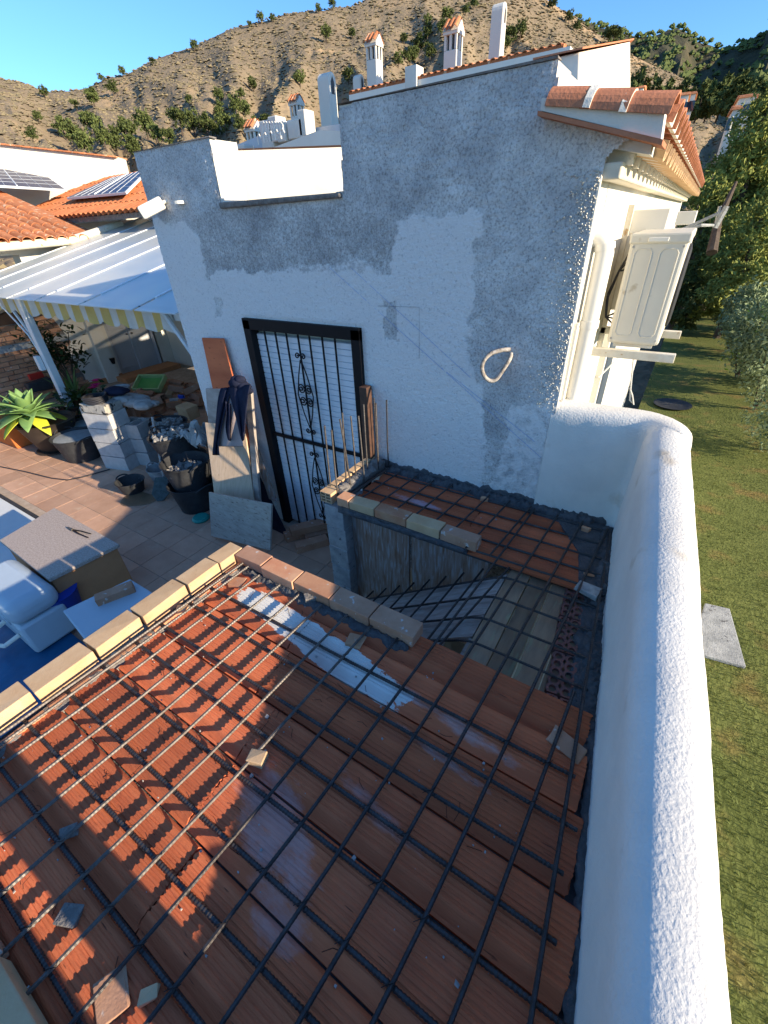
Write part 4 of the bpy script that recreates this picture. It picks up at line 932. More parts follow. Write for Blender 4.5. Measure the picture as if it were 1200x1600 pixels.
BD = lean_board(((345,850),(408,868)),((320,660),(382,668)),.02,PLY,'pale plywood board with the sunlit patch, leaning under the jacket','board',y0=2.12,y1=2.53,dy=.05)
lean_board(((404,862),(412,865)),((383,612),(392,614)),.03,WOODO,'thin upright grey batten right of the jacket','board',y0=2.28,y1=2.57)
lean_board(((420,780),(432,784)),((392,692),(400,694)),.02,WOODV,'dark short board between the batten and the door','board',y0=2.5,y1=2.6)
lean_board(((330,838),(422,860)),((326,769),(424,788)),.02,PLYG,'low wide scraped grey board standing in front of the leaning boards','board',y0=2.02,y1=2.14)
lean_board(((412,838),(452,842)),((398,738),(402,738)),.012,FABN,'dark triangular scrap leaning low beside the door frame','board',y0=2.45,y1=2.58)
# jacket draped over the boards
def cloth(px_rows, ys, m, nm, lab, parent=None, seed=1, amp=.018):
    rows_ = len(px_rows); cols = 22; vs = []
    for r_, (l, r, py0, py1) in enumerate(px_rows):
        for c_ in range(cols):
            t = c_/(cols-1); px = l+(r-l)*t; py = py0+(py1-py0)*t
            vs.append(at_y(px, py, ys[r_]-amp*math.sin(t*9+r_*.5+seed)-amp*.6*math.sin(t*17+seed*2)*(.3+.7*noise.noise(Vector((t*3,r_*.7,seed)))) -.01))
    fs = [(i*cols+j, i*cols+j+1, (i+1)*cols+j+1, (i+1)*cols+j) for i in range(rows_-1) for j in range(cols-1)]
    mb = MB(); mb.add(vs, fs); me = mb.mesh(nm, m, True)
    o = link(nm, me, parent); s_ = o.modifiers.new('thickness','SOLIDIFY'); s_.thickness = .006; sb = o.modifiers.new('smooth','SUBSURF'); sb.levels = sb.render_levels = 1; return o
JK = thing('jacket', 'navy jacket with pinkish lining hanging over the boards against the wall', 'jacket', tuple(at_y(360,660,2.45)))
cloth([(348,392,606,603),(342,386,618,614),(340,384,640,636),(338,381,665,662),(336,380,690,688),(338,381,698,698)], [2.50,2.43,2.39,2.36,2.34,2.33], FABG, 'lining', '', JK, 2, .012)
cloth([(345,362,606,604),(341,359,620,618),(339,352,640,645),(337,346,668,672),(334,341,690,692),(332,344,712,712)], [2.46,2.40,2.36,2.33,2.31,2.30], FABN, 'left_front', '', JK, 3, .014)
cloth([(356,392,604,600),(359,389,618,612),(366,386,640,636),(371,384,660,655),(376,382,682,675),(379,381,690,688)], [2.46,2.40,2.36,2.335,2.32,2.31], FABN, 'right_front', '', JK, 5, .014)
cloth([(352,360,626,630),(354,361,645,648),(352,362,660,664),(352,360,674,678),(356,361,688,690)], [2.37,2.345,2.325,2.31,2.305], FABN, 'sleeve_fold', '', JK, 7, .010)
hd = MB(); c = at_y(374,603,2.47)
for k, (dx, dz, r) in enumerate(((-.06,.01,.06),(0,.03,.065),(.06,.0,.055),(.03,.06,.045),(-.02,.05,.05),(.085,-.04,.035))):
    hd.lathe([(r*math.sin(math.pi*q/6)+.002, -r*.8*math.cos(math.pi*q/6)) for q in range(7)], (c.x+dx, c.y+random.uniform(-.02,.02), c.z+dz), 10, wob=.15)
part('hood', hd, FABN, JK, smooth=True)
# hollow bricks stacked on the floor
HBm = hollow_brick(.33,.11,.075,3,2,.009).mesh('hollow_brick', BRICKP)
for i, (px, py, dz, rz, lab) in enumerate(((487,862,0,.95,'hollow brick at the front bottom of the small pile by the pillar'),(470,845,0,1.05,'hollow brick at the left bottom of the small pile by the pillar'),(500,846,0,.9,'hollow brick at the right bottom of the small pile by the pillar'),(480,846,.078,1.0,'hollow brick lying on top left of the small pile'),(494,842,.08,.88,'hollow brick lying on top right of the small pile'))):
    p = at_z(px, py, F); o = link('hollow_brick', HBm, None, (p.x-.10, p.y-.10, F+dz+.002), (0,0,rz)); tag(o, lab, 'brick', 'hollow bricks piled by the pillar')
# ================================================================== TUBS, BLOCKS, BUCKETS
def tub(name, label, loc, r=.24, h=.30, fill=None, tilt=(0,0), grp='black rubber builders tubs', m=RUBB, hscale=1.0, rz=0):
    T = thing(name, label, 'tub', loc, grp)
    pr = [(r*.70,0),(r*.74,.004),(r*.86,h*.5),(r*.98,h*.93),(r*1.03,h*.95),(r*1.04,h),(r*.99,h),(r*.95,h*.94),(r*.83,h*.5),(r*.70,.02),(.002,.018)]
    b = part('tub_body', MB().lathe(pr, loc, 26, wob=.035), m, T, smooth=True)
    for s_ in (-1,1):
        pts = [Vector(loc)+Vector((s_*r*(.98+.22*math.sin(math.pi*q/8)), r*.45*math.cos(math.pi*q/8), h*(.93+.16*math.sin(math.pi*q/8)))) for q in range(9)]
        part('handle', MB().tube(pts, .010, 6), m, T, smooth=True)
    if fill:
        fm, lvl = fill
        if fm is RUBBLE:
            mb = MB(); g = random.Random(int(r*1000+loc[0]*10))
            mb.lathe([(r*.8,h*lvl-.05),(r*.86,h*lvl-.01),(r*.4,h*lvl+.02),(.002,h*lvl+.03)], loc, 16, wob=.05)
            for _ in range(46):
                a, q, s_ = g.random()*6.28, r*.8*g.random()**.6, g.uniform(.012,.035); cx, cy, cz = loc[0]+q*math.cos(a), loc[1]+q*math.sin(a), loc[2]+h*lvl+.05*(1-q/r)
                mb.box((-s_,-s_*.7,-s_*.5),(s_,s_*.7,s_*.6), mat=Matrix.Translation((cx,cy,cz+.01))@Matrix.Rotation(g.random()*3,4,'Z')@Matrix.Rotation(g.uniform(-.7,.7),4,'X'), jit=s_*.3)
            part('rubble', mb, fm, T)
        else:
            part('paste', MB().lathe([(r*.72,h*lvl-.04),(r*(.72+.22*lvl),h*lvl),(r*.5,h*lvl+.012),(.002,h*lvl+.018)], loc, 20, wob=.06), fm, T, smooth=True)
    T.rotation_euler = (tilt[0], tilt[1], rz); return T
def fp(px, py, z=F): p = at_z(px, py, z); return (p.x, p.y, z)
c = at_z(128,716,F); tub('rubber_tub', 'wide black tub full of grey mix in front of the agave pot and the blocks', (c.x, c.y+.05, F), .31, .36, (MORTW,.92))
tub('rubber_tub', 'black tub with pale blue grey water, behind the wide mix tub', (c.x-.42, c.y+.42, F), .29, .34, (mat('milky_water', (.30,.40,.42), None, 5, .15),.9))
c = at_z(207,768,F); tub('rubber_bowl', 'small empty black bowl on the floor between the blocks and the boards', (c.x, c.y+.02, F), .17, .16, None)
c = at_z(240,758,F); tub('grey_bucket', 'small grey bucket beside the shovel blade', (c.x+.05, c.y+.12, F), .15, .22, None, m=CONC2)
c = at_z(306,792,F); T1 = (c.x+.02, c.y+.02, F)
tub('rubber_tub', 'lower tub of the nested pair by the leaning boards', T1, .25, .34, None)
tub('rubber_tub', 'upper tub of the nested pair, holding white rubble, by the leaning boards', (T1[0]-.02, T1[1]+.03, F+.24), .26, .36, (RUBBLE,.62))
p = at_y(292,690,2.72); tub('rubber_tub', 'tub heaped with torn sacks and white rubble under the corner of the wall', (p.x-.02, 2.62, F+.42), .27, .36, (RUBBLE,.9), tilt=(.08,-.1))
tub('rubber_tub', 'dark tub supporting the one heaped with torn sacks', (p.x-.05, 2.66, F+.12), .25, .33, None)
p = at_y(268,700,2.9); tub('rubber_tub', 'dark tub with grey lumps, left of the rubble tub', (p.x-.05, 3.0, F+.30), .24, .33, (RUBBLE,.85))
tub('rubber_tub', 'lowest dark tub behind the shovel', (p.x-.03, 3.0, F), .25, .33, None)
cc = at_y(286,668,2.62); vs = []; nn_ = 16
for j in range(nn_):
    for i in range(nn_):
        u, v = i/(nn_-1)-.5, j/(nn_-1)-.5; q_ = Vector((u*5, v*5, 3.3))
        vs.append((T1[0]+.02-.02+u*.50+.05*noise.noise(q_*1.7), 2.66+v*.34+.05*noise.noise(q_*2.1+Vector((5,0,0))), F+.80+.16*noise.noise(q_*.9)+.09*noise.noise(q_*2.3)+.10*abs(u)))
sk = MB(); sk.add(vs, [(j*nn_+i, j*nn_+i+1, (j+1)*nn_+i+1, (j+1)*nn_+i) for j in range(nn_-1) for i in range(nn_-1)])
solo('torn_sack', sk, SACK, 'torn pale cement sack sticking out of the heaped tub', 'sack')
# shovel
a0, a1 = at_y(214,640,2.9), at_z(252,740,F+.28)
SH = thing('shovel', 'shovel standing blade down by the grey bucket, its shaft leaning on the tubs', 'shovel', tuple(at_z(252,775,F)))
top = at_y(238,652,2.75); bot = at_z(256,745,F+.24)
part('shaft', MB().tube([top, bot], .017, 8), WOODO, SH)
b0 = at_z(250,783,F+.005); nrm = (bot-b0).normalized(); sd_ = Vector((.75,.66,0)).normalized(); th = sd_.cross(nrm)*.012
q = [b0-sd_*.04, b0+sd_*.05, bot-nrm*.02+sd_*.11, bot+sd_*.02, bot-nrm*.04-sd_*.10]
part('blade', MB().prism([b0-sd_*.03, b0+sd_*.04, b0+nrm*.10+sd_*.11, bot+sd_*.10, bot-sd_*.10, b0+nrm*.10-sd_*.11], th), mat('worn_steel', (.10,.13,.12), (.05,.06,.055), 20, .5, metal=.4), SH, bevel=.003)
# hollow concrete blocks
def cblock(label, x, y, z, rz, L_=.40, W=.20, Hh=.194):
    m = MB(); wl = .03
    m.box((0,0,0),(L_,wl,Hh)).box((0,W-wl,0),(L_,W,Hh)).box((0,wl,0),(wl,W-wl,Hh)).box((L_-wl,wl,0),(L_,W-wl,Hh)).box((L_/2-.015,wl,0),(L_/2+.015,W-wl,Hh)).box((wl,wl,.02),(L_-wl,W-wl,.05))
    return solo('concrete_block', m, CONC, label, 'concrete block', 'concrete blocks stacked on the terrace', loc=(x,y,z), rot=(0,0,rz))
pA = at_z(205,738,F); ang = R_(38)
ordn = ['lowest','second lowest','second highest','topmost']
for k in range(4):
    cblock(ordn[k]+' block of the taller grey stack, left, topped with a hose coil', pA.x-.46+.012*(k%2), pA.y-.10, F+k*.205, R_(15)+.02*(k%2), .42, .30)
pB = at_z(232,722,F)
for k in range(3):
    cblock(['lowest','middle','topmost'][k]+' block of the shorter grey stack, right, with open cells', pB.x-.18, pB.y-.16, F+k*.205, R_(18)+.02*(k % 2), .36, .30)
cblock('tall slab-like block leaning left of the stacks behind the mix tub', pA.x-.85, pA.y+.18, F, R_(20), .22, .20, .52)
cblock('single grey block with open cells lying behind the rubble tubs', pB.x+.55, pB.y+.95, F+.42, R_(30), .36, .20)
solo('paint_crust_box', MB().box((0,0,0),(.40,.28,.11), jit=.008), mat('spattered_box', (.45,.42,.36), (.30,.28,.25), 20, .8, c3=(.04,.04,.04), s3=14, t3=.55), 'dirty paint spattered box lying on the taller block stack', 'box', bevel=.005, loc=(pA.x-.45, pA.y-.08, F+.82), rot=(0,0,R_(15)))
hc = MB()
for k in range(5):
    pts = [Vector((pA.x-.32+(.15-.008*k)*math.cos(a), pA.y+.08+(.13+.004*k)*math.sin(a), F+.945+.017*k+.006*math.sin(3*a+k))) for a in np.linspace(0,6.28,25)[:-1]]
    hc.tube(pts, .011, 6, closed=True)
solo('hose_coil', hc, HOSE, 'coil of dark hose lying on top of the block stack', 'hose', smooth=True)
sk = MB(); g = random.Random(2)
for k in range(9):
    x, y = pA.x-.30+g.uniform(-.25,.5), pA.y+.30+g.uniform(-.08,.25); r = g.uniform(.08,.15)
    sk.lathe([(r*math.sin(math.pi*q/6)+.002, -r*.5*math.cos(math.pi*q/6)) for q in range(7)], (x, y, F+.84+g.uniform(0,.05)), 9, wob=.2)
solo('sacking', sk, SACK, 'crumpled pale sacking behind the hose coil', 'sack')
solo('grey_cloth', MB().lathe([(.15*math.sin(math.pi*q/6)+.002, -.06*math.cos(math.pi*q/6)) for q in range(7)], (pA.x-.30, pA.y+.35, F+1.0), 10, wob=.25), FABN, 'folded dark cloth on top of the hose coil stack', 'cloth', smooth=True)
solo('hanging_sack', MB().hexa([Vector((pA.x-.62,pA.y-.05,F+.45))+Vector(v) for v in ((0,0,0),(.16,-.03,.05),(.16,.03,.05),(0,.06,0),(.02,0,.42),(.2,-.02,.44),(.2,.08,.44),(.02,.08,.42))]), SACK, 'pale sack hanging down the left side of the block stack', 'sack', bevel=.03)
# round tin on small brick stack behind
p = at_z(215,672,F); bx0, by0 = p.x-.35, p.y-.1
for k in range(4):
    for j in range(2):
        o = solo('brick', MB().box((0,0,0),(.24,.115,.155), jit=.005), [BRICKR,BRICKP][(k+j)%2], ['lowest','second lowest','second highest','topmost'][k]+' '+['red','pinkish'][(k+j)%2]+' brick of the '+['front','rear'][j]+' column under the round metal lid', 'brick', 'bricks under the round lid', bevel=.004, loc=(bx0+.02*j, by0+.13*j, F+.158*k), rot=(0,0,.3+.05*k))
solo('round_lid', MB().lathe([(.17,0),(.18,.02),(.18,.05),(.16,.055),(.15,.03),(.002,.03)], (bx0+.15, by0+.15, F+.64), 24), CONC2, 'round greyish metal lid on the small brick stack', 'lid', smooth=True)
# brick pile beyond
g = random.Random(11); pc0 = at_z(262,640,F)
wordm = [(BRICKR,'red'),(BRICKP,'pinkish'),(BRICKY,'pale'),(BRICKR,'dark red')]
bpm = {}
for i in range(64):
    lay = i // 26; u = g.random(); v = g.random()
    x = pc0.x-1.25+2.0*u*(1-.15*lay)+.1*lay; y = pc0.y-.55+1.5*v*(1-.15*lay)
    m_, nm = wordm[g.randrange(4)]
    key = (nm, i % 3)
    if key not in bpm: bpm[key] = (MB().box((-.13,-.06,0),(.13,.06,.10), jit=.006) if i % 3 else hollow_brick(.26,.12,.11,2,2).add([], [])).mesh('brick', m_)
    o = link('brick', bpm[key], None, (x, y, F+.02+.115*lay+g.uniform(0,.03)), (g.uniform(-.35,.35), g.uniform(-.3,.3), g.uniform(0,3.1)))
    fx = 'left end' if u < .2 else 'left half' if u < .45 else 'right half' if u < .8 else 'right end'; fy = 'near side' if v < .5 else 'far side'
    tag(o, nm+' brick '+('on the ground' if lay == 0 else 'on the second layer' if lay == 1 else 'on top')+' at the '+fx+', '+fy+' of the pile', 'brick', 'bricks jumbled in the pile beyond the tubs')
GC = thing('plastic_crate', 'green plastic crate with a pale rim on the brick pile near the grey doors', 'crate', tuple(at_z(233,600,F+.35)))
cc = at_z(236,602,F+.35); Tm = Matrix.Translation(cc)@Matrix.Rotation(R_(25),4,'Z')@Matrix.Rotation(R_(28),4,'X')
part('base', MB().box((-.26,-.17,0),(.26,.17,.02), mat=Tm), GREENC, GC)
rim = MB()
for a, b_ in (((-.28,-.19,0),(-.25,.19,.10)),((.25,-.19,0),(.28,.19,.10)),((-.25,-.19,0),(.25,-.165,.10)),((-.25,.165,0),(.25,.19,.10))): rim.box(a, b_, mat=Tm)
part('rim', rim, mat('pale_green_plastic', (.45,.58,.25), None, 5, .5), GC, bevel=.006)
for i, (px, py, z, m_, lab, s_) in enumerate(((298,652,F+.38,BRICKY,'pale square block standing at the near edge of the brick pile',(.26,.2,.2)),(284,622,F+.40,NAVYP,'small bright blue scrap on the brick pile',(.10,.06,.05)),(272,625,F+.32,SACK,'small white scrap on the brick pile',(.14,.10,.02)),(282,655,F+.3,SACK,'round pale scrap on the brick pile',(.14,.12,.10)))):
    p = at_z(px, py, z); solo('scrap_piece', MB().box((-s_[0]/2,-s_[1]/2,0),(s_[0]/2,s_[1]/2,s_[2]), jit=.01), m_, lab, 'scrap', bevel=.006, loc=tuple(p), rot=(.1,.05,.4*i))
solo('teal_lid', MB().lathe([(.09,0),(.10,.02),(.08,.04),(.002,.04)], (T1[0]+.26, T1[1]-.16, F), 14), TEAL, 'teal plastic scrap on the floor between the tubs and the scraped board', 'plastic scrap')
cbz = MB().tube([at_z(px,py,F+.012) for px,py in ((0,729),(40,737),(80,747),(105,750),(130,745),(172,733))], .008, 6)
solo('floor_cable', cbz, HOSE, 'thin dark cable lying across the sunlit floor tiles', 'cable')
mud = MB().lathe([(.20,0),(.19,.004),(.002,.006)], tuple(at_z(216,780,F+.001)), 16, wob=.2)
solo('mud_puddle', mud, mat('wet_mud', (.22,.14,.08), None, 12, .35), 'damp brown mud patch in front of the small black bowl', 'mud')
# ================================================================== PLANTS IN POTS
def leaf(mb, base, d, L_, W, curl, mi=0, n=7):
    d = Vector(d).normalized(); side = d.cross(Vector((0,0,1))).normalized(); upv = side.cross(d).normalized(); L0 = len(mb.v); pos = Vector(base); dirv = d.copy(); pts = []
    for i in range(n+1):
        t = i/n; wv = W*(math.sin(math.pi*min(1, t*.9+.12))**.8)*(1 if t < .98 else .1) if t < 1 else .004
        pts.append((pos.copy(), wv, upv.copy())); pos = pos+dirv*L_/n; dirv = (dirv-Vector((0,0,1))*curl/n).normalized(); upv = side.cross(dirv).normalized()
    vs = []
    for p, wv, u in pts: vs += [p-side*wv+u*wv*.35, p, p+side*wv+u*wv*.35]
    fs = []
    for i in range(n): b = i*3; fs += [(b,b+1,b+4,b+3),(b+1,b+2,b+5,b+4)]
    mb.add(vs, fs, mi)
def rosette(c, n, L_, W, seed, mats, T, yellow=3):
    g = random.Random(seed)
    for i in range(n):
        t = i/n; a = i*2.4; el_ = R_(-18+95*t); mb = MB()
        leaf(mb, c, (math.cos(a)*math.cos(el_), math.sin(a)*math.cos(el_), math.sin(el_)), L_*(1-.35*t)*g.uniform(.85,1.1), W*(1-.2*t), .55*(1-t)+.1)
        o = part('leaf', mb, mats[1] if i < yellow else mats[0], T, smooth=True)
        s_ = o.modifiers.new('thickness','SOLIDIFY'); s_.thickness = .006
pg_ = at_z(83,704,F); AG = thing('potted_agave', 'bright green agave with wide pointed leaves, in a dark glazed pot at the left', 'potted plant', (pg_.x,pg_.y,F))
pg_.y += .10
part('pot', MB().lathe([(.22,0),(.24,.02),(.34,.30),(.38,.42),(.40,.44),(.36,.45),(.34,.40),(.002,.40)], (pg_.x,pg_.y,F+.03), 26), POTD, AG, smooth=True)
part('saucer', MB().lathe([(.26,0),(.30,.015),(.30,.03),(.002,.03)], (pg_.x,pg_.y,F), 24), POTD, AG)
rosette(Vector((pg_.x+.02,pg_.y-.16,F+.62)), 34, .54, .095, 3, (AGAV,AGAVY), AG, 5)
part('stalk', MB().tube([(pg_.x,pg_.y,F+.4),(pg_.x-.0,pg_.y-.1,F+.55),(pg_.x+.02,pg_.y-.16,F+.64)], .05, 8), BARK, AG)
A2 = thing('potted_succulent', 'darker spiky succulent in shade behind the bright agave', 'potted plant', (pg_.x-.6,pg_.y+.7,F))
part('pot', MB().lathe([(.2,0),(.3,.4),(.28,.4),(.002,.38)], (pg_.x-.6,pg_.y+.75,F), 20), POTD, A2)
mbx = MB(); g = random.Random(4)
for i in range(40):
    a = g.random()*6.28; e = g.uniform(.1,1.3); leaf(mbx, (pg_.x-.6,pg_.y+.75,F+.45), (math.cos(a)*math.cos(e), math.sin(a)*math.cos(e), math.sin(e)), g.uniform(.35,.6), .025, .5, n=4)
part('leaves', mbx, SHRUB, A2)
pp_ = at_z(28,702,F); PL = thing('clay_planter', 'orange clay planter at the left edge behind the sunlit tiles', 'planter', (pp_.x,pp_.y,F))
part('pot', MB().hexa([Vector((pp_.x-.75,pp_.y-.02,F))+Vector(v) for v in ((0,0,0),(.75,.02,0),(.75,.45,0),(0,.45,0),(-.04,-.05,.5),(.80,-.03,.5),(.80,.5,.5),(-.04,.5,.5))]), POT, PL, bevel=.02)
part('rim', MB().box((pp_.x-.82,pp_.y-.10,F+.44),(pp_.x+.08,pp_.y+.5,F+.52)), POT, PL, bevel=.015)
mbx = MB()
for i in range(26):
    a = g.random()*6.28; e = g.uniform(.0,1.2); leaf(mbx, (pp_.x-.25+g.uniform(-.3,.2),pp_.y+.2,F+.5), (math.cos(a)*math.cos(e), math.sin(a)*math.cos(e), math.sin(e)), g.uniform(.25,.45), .035, .6, n=4)
part('leaves', mbx, AGAV, PL)
hb = at_z(98,660,F); HB = thing('potted_hibiscus', 'leafy dark green hibiscus shrub in a pot behind the white post', 'potted plant', (-9.1,3.5,F))
part('pot', MB().lathe([(.2,0),(.32,.42),(.30,.42),(.002,.40)], (-9.1,3.5,F), 20), POTD, HB)
g = random.Random(9); st = MB(); tips = []
for i in range(13):
    a = g.random()*6.28; q = g.uniform(.15,.55); h = g.uniform(.5,1.25); b0 = Vector((-9.1,3.5,F+.4)); t0 = b0+Vector((math.cos(a)*q+.1, math.sin(a)*q, h)); st.tube([b0, b0.lerp(t0,.5)+Vector((0,0,.1)), t0], [.014,.009,.005], 5); tips.append(t0); tips.append(b0.lerp(t0,.65)+Vector((0,0,.06)))
part('stems', st, BARK, HB); lf = MB()
for t0 in tips:
    for k in range(17):
        a = g.random()*6.28; e = g.uniform(-.5,1.1); p = t0+Vector((g.gauss(0,.09),g.gauss(0,.09),g.gauss(0,.07))); leaf(lf, p, (math.cos(a)*math.cos(e),math.sin(a)*math.cos(e),math.sin(e)), .10, .03, .4, n=3)
part('foliage', lf, DARKL, HB)
H2 = thing('flowering_plant', 'low leafy plant with pink flowers behind the block stack', 'potted plant', (-8.3,3.7,F)); c2_ = at_z(140,640,F+.30)
part('foliage', leaves([(c2_.x,c2_.y,F+.30,.75,.45,.36),(c2_.x+.45,c2_.y+.3,F+.4,.35,.3,.22)], 900, .09, 6), DARKL, H2)
part('pot', MB().lathe([(.3,0),(.38,.2),(.002,.2)], (c2_.x,c2_.y,F), 18), POT, H2)
for (px, py, z) in ((151,596,F+.72),(150,603,F+.66),(147,607,F+.6)):
    p = at_z(px,py,z); fl = MB()
    for k in range(6): a = k*1.05; leaf(fl, p, (math.cos(a),math.sin(a),.4), .09, .04, .3, n=3)
    part('flower', fl, PINK, H2)
p = at_x(57,588,-10.1); solo('red_box', MB().box((-.06,-.12,-.05),(.02,.12,.06)), REDP, 'small red object on the ledge by the brick wall', 'box', loc=tuple(p), bevel=.01)
solo('dark_ledge_junk', MB().box((-.1,-.22,-.16),(.03,.2,.05), jit=.03), RUBB, 'dark jumbled things on the ledge below the brick wall, next to the red object', 'clutter', loc=tuple(at_x(62,598,-10.0)), bevel=.02)
# ================================================================== LEFT HOUSE
LX = -10.5
LH = thing('neighbour_house', 'white neighbouring house with half plastered brick wall, grey doors and red tiled roof', 'house', (LX,4.5,F))
part('wall', MB().box((LX-.3,4.32,F-.2),(LX,5.10,.02)).box((LX-.3,6.15,F-.2),(LX,7.2,.02)).box((LX-.3,5.10,-.82),(LX,6.15,.02)).box((LX-.3,4.1,-.45),(LX,4.32,.02)).box((LX-.3,-1,-.2),(LX,4.1,.02)), WHITE, LH)
part('pilaster', MB().box((LX,4.72,F),(LX+.10,4.98,-.3)), WHITE, LH)
part('back_wall', MB().box((LX-.3,7.0,F-.2),(HX0-.4,7.2,.05)), WHITE, LH)
part('side_wall', MB().box((-8.7,6.20,F),(HX0,6.40,.0)), WHITE, LH)
bb = part('brick_wall', MB().box((LX-.3,1.0,F-.2),(LX-.015,4.32,-.45)), MORT, LH)
bmm = [MB().box((-.02,-.118,-.034),(.012,.118,.034), jit=.003).mesh('brick', m_) for m_ in (BRICKR,BRICKP)]
n_ = 0
for r_ in range(24):
    z = -2.66+r_*.083
    if -1.72 < z < -1.60: continue
    if z > -1.28 : lim0, lim1 = 3.95+.08*math.sin(r_), 4.30+.06*math.sin(r_*2.1)
    else: lim0, lim1 = 2.4, 4.30+.10*math.sin(r_*1.3)
    y = lim0+(.12 if r_ % 2 else 0)
    while y < lim1 and n_ < 280:
        link('brick', bmm[(r_*3+int(y*9)) % 2], bb, (LX+.0, y, z), (0, 0, random.uniform(-.02,.02))); y += .25; n_ += 1
part('concrete_band', MB().box((LX-.01,1.6,-1.72),(LX+.03,4.3,-1.60), jit=.006), CONC2, LH)
part('plaster_edge', MB().prism([(LX,4.40,F),(LX,4.16,-1.9),(LX,4.34,-1.75),(LX,4.20,-1.3),(LX,4.05,-1.2),(LX,4.12,-.8),(LX,3.96,-.75),(LX,4.05,-.45),(LX,4.6,-.45),(LX,4.6,F)][::-1], (.022,0,0)), WHITE, LH)
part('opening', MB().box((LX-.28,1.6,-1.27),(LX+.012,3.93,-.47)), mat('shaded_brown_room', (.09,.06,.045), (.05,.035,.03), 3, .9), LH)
part('beam', MB().prism([(LX+.02,2.2,-1.36),(LX+.02,2.2,-1.20),(LX+.02,3.9,-.80),(LX+.02,3.9,-.94)], (.05,0,0)), PLY, LH)
for y0, nm in ((5.14,'left'),(5.65,'right')):
    D = part('door', MB().box((LX-.18,y0,F+.02),(LX-.13,y0+.49,-.85)), DOORG, LH, bevel=.006)
    part('door_panel', MB().box((LX-.135,y0+.07,F+.16),(LX-.122,y0+.42,F+.85)).box((LX-.135,y0+.07,F+1.0),(LX-.122,y0+.42,-.98)), DOORG, D, bevel=.01)
    part('handle', MB().tube([(LX-.12,y0+(.44 if nm == 'left' else .05),-1.85),(LX-.06,y0+(.44 if nm == 'left' else .05),-1.85)], .014, 6), IRON, D)
part('door_jamb', MB().box((LX-.3,5.10,F),(LX,5.14,-.82)), DOORG, LH)
part('door_jamb', MB().box((LX-.3,6.14,F),(LX,6.18,-.82)), DOORG, LH)
part('step', MB().box((LX,4.9,F-.01),(LX+.5,6.3,F+.10)), BROWN, LH, bevel=.01)
part('skirting', MB().box((LX,4.3,F),(LX+.03,5.1,F+.12), jit=.008), BROWN, LH)
part('wall_light', MB().lathe([(.03,0),(.06,.12),(.002,.12)], (LX+.13, 4.95, F+.38), 10), IRON, LH)
# gutter and tiled roofs
part('gutter', MB().tube([at_x(-60,388,LX+.35), at_x(0,386,LX+.35), at_x(110,376,LX+.35), at_x(190,350,LX+.35)], .07, 10), BEAM, LH, smooth=True)
part('gutter_fascia', MB().box((LX-.1,-1,-.08),(LX+.28,5.6,.03)), WHITE, LH)
RT = barrel(.52,.075,.095,n=7).mesh('roof_tile', CLAY2)
up_ = math.atan(.27); n_ = 0
for j in range(23):
    y = 1.05+j*.195
    xe_ = LX+.32
    for k in range(9):
        if n_ > 195: break
        x = xe_-.42*(k+1)*math.cos(up_); z = .02+.42*(k+1)*math.sin(up_)
        link('roof_tile', RT, LH, (x, y, z), (0, up_, 0)); n_ += 1
part('roof_deck', MB().hexa([(-16.5,.5,1.62),(LX+.3,.5,-.03),(LX+.3,5.6,-.03),(-16.5,5.6,1.62),(-16.5,.5,1.68),(LX+.3,.5,.03),(LX+.3,5.6,.03),(-16.5,5.6,1.68)]), CLAY2, LH)
# second roof facing the camera
ROOF2 = thing('tiled_roof', 'lower red tiled roof sloping towards the glass canopy, partly shaded by solar panels', 'roof', (-9,6.6,.1))
RT2 = barrel(.50,.070,.088,n=7).mesh('roof_tile', mat('orange_roof_tile', (.58,.21,.09), (.47,.16,.065), 8, .9, rnd=.12))
n_ = 0; pe0 = at_y(40,345,5.6); 
for j in range(33):
    x = -14.0+j*.185
    for k in range(6):
        y = 5.6+.40*k; z = .40+.145*k
        o = link('roof_tile', RT2, ROOF2, (x, y+.40, z+.13)); o.rotation_euler = (0, R_(20), -math.pi/2); n_ += 1
part('roof_deck', MB().hexa([(-14.1,5.62,.28),(-7.9,5.62,.28),(-7.9,8.1,1.15),(-14.1,8.1,1.15),(-14.1,5.62,.36),(-7.9,5.62,.36),(-7.9,8.1,1.23),(-14.1,8.1,1.23)]), MORT, ROOF2)
part('roof_wall', MB().box((-14.1,6.5,F),(-6.6,6.7,.30)), WHITE, ROOF2)
# white parapet wall with tiled coping behind the roofs
def at_d(px, py, d): r = _ray(px, py); r = r/math.hypot(r[0], r[1])*d; return Vector(r)
q = [at_d(-120,212,17), at_d(185,246,15.5), at_d(190,300,15.5), at_d(-120,300,17)]
WB = thing('roof_parapet', 'long white sunlit wall with a thin tile coping behind the left roofs', 'wall', tuple(q[1]))
part('wall', MB().prism([q[0],q[1],q[2]+Vector((0,0,-1.4)),q[3]+Vector((0,0,-1.4))], (-.25,.35,0)), WHITEFAR, WB)
tvec = (q[1]-q[0]); nT = 24
cm = MB()
for i in range(nT):
    a = q[0]+tvec*(i/nT); b_ = q[0]+tvec*((i+.9)/nT)
    o = part('coping_tile', MB().prism([a+Vector((.05,-.08,-.01)), b_+Vector((.05,-.08,-.01)), b_+Vector((.05,-.08,.02)), a+Vector((.05,-.08,.012))], (-.32,.50,0)), CLAY2, WB)
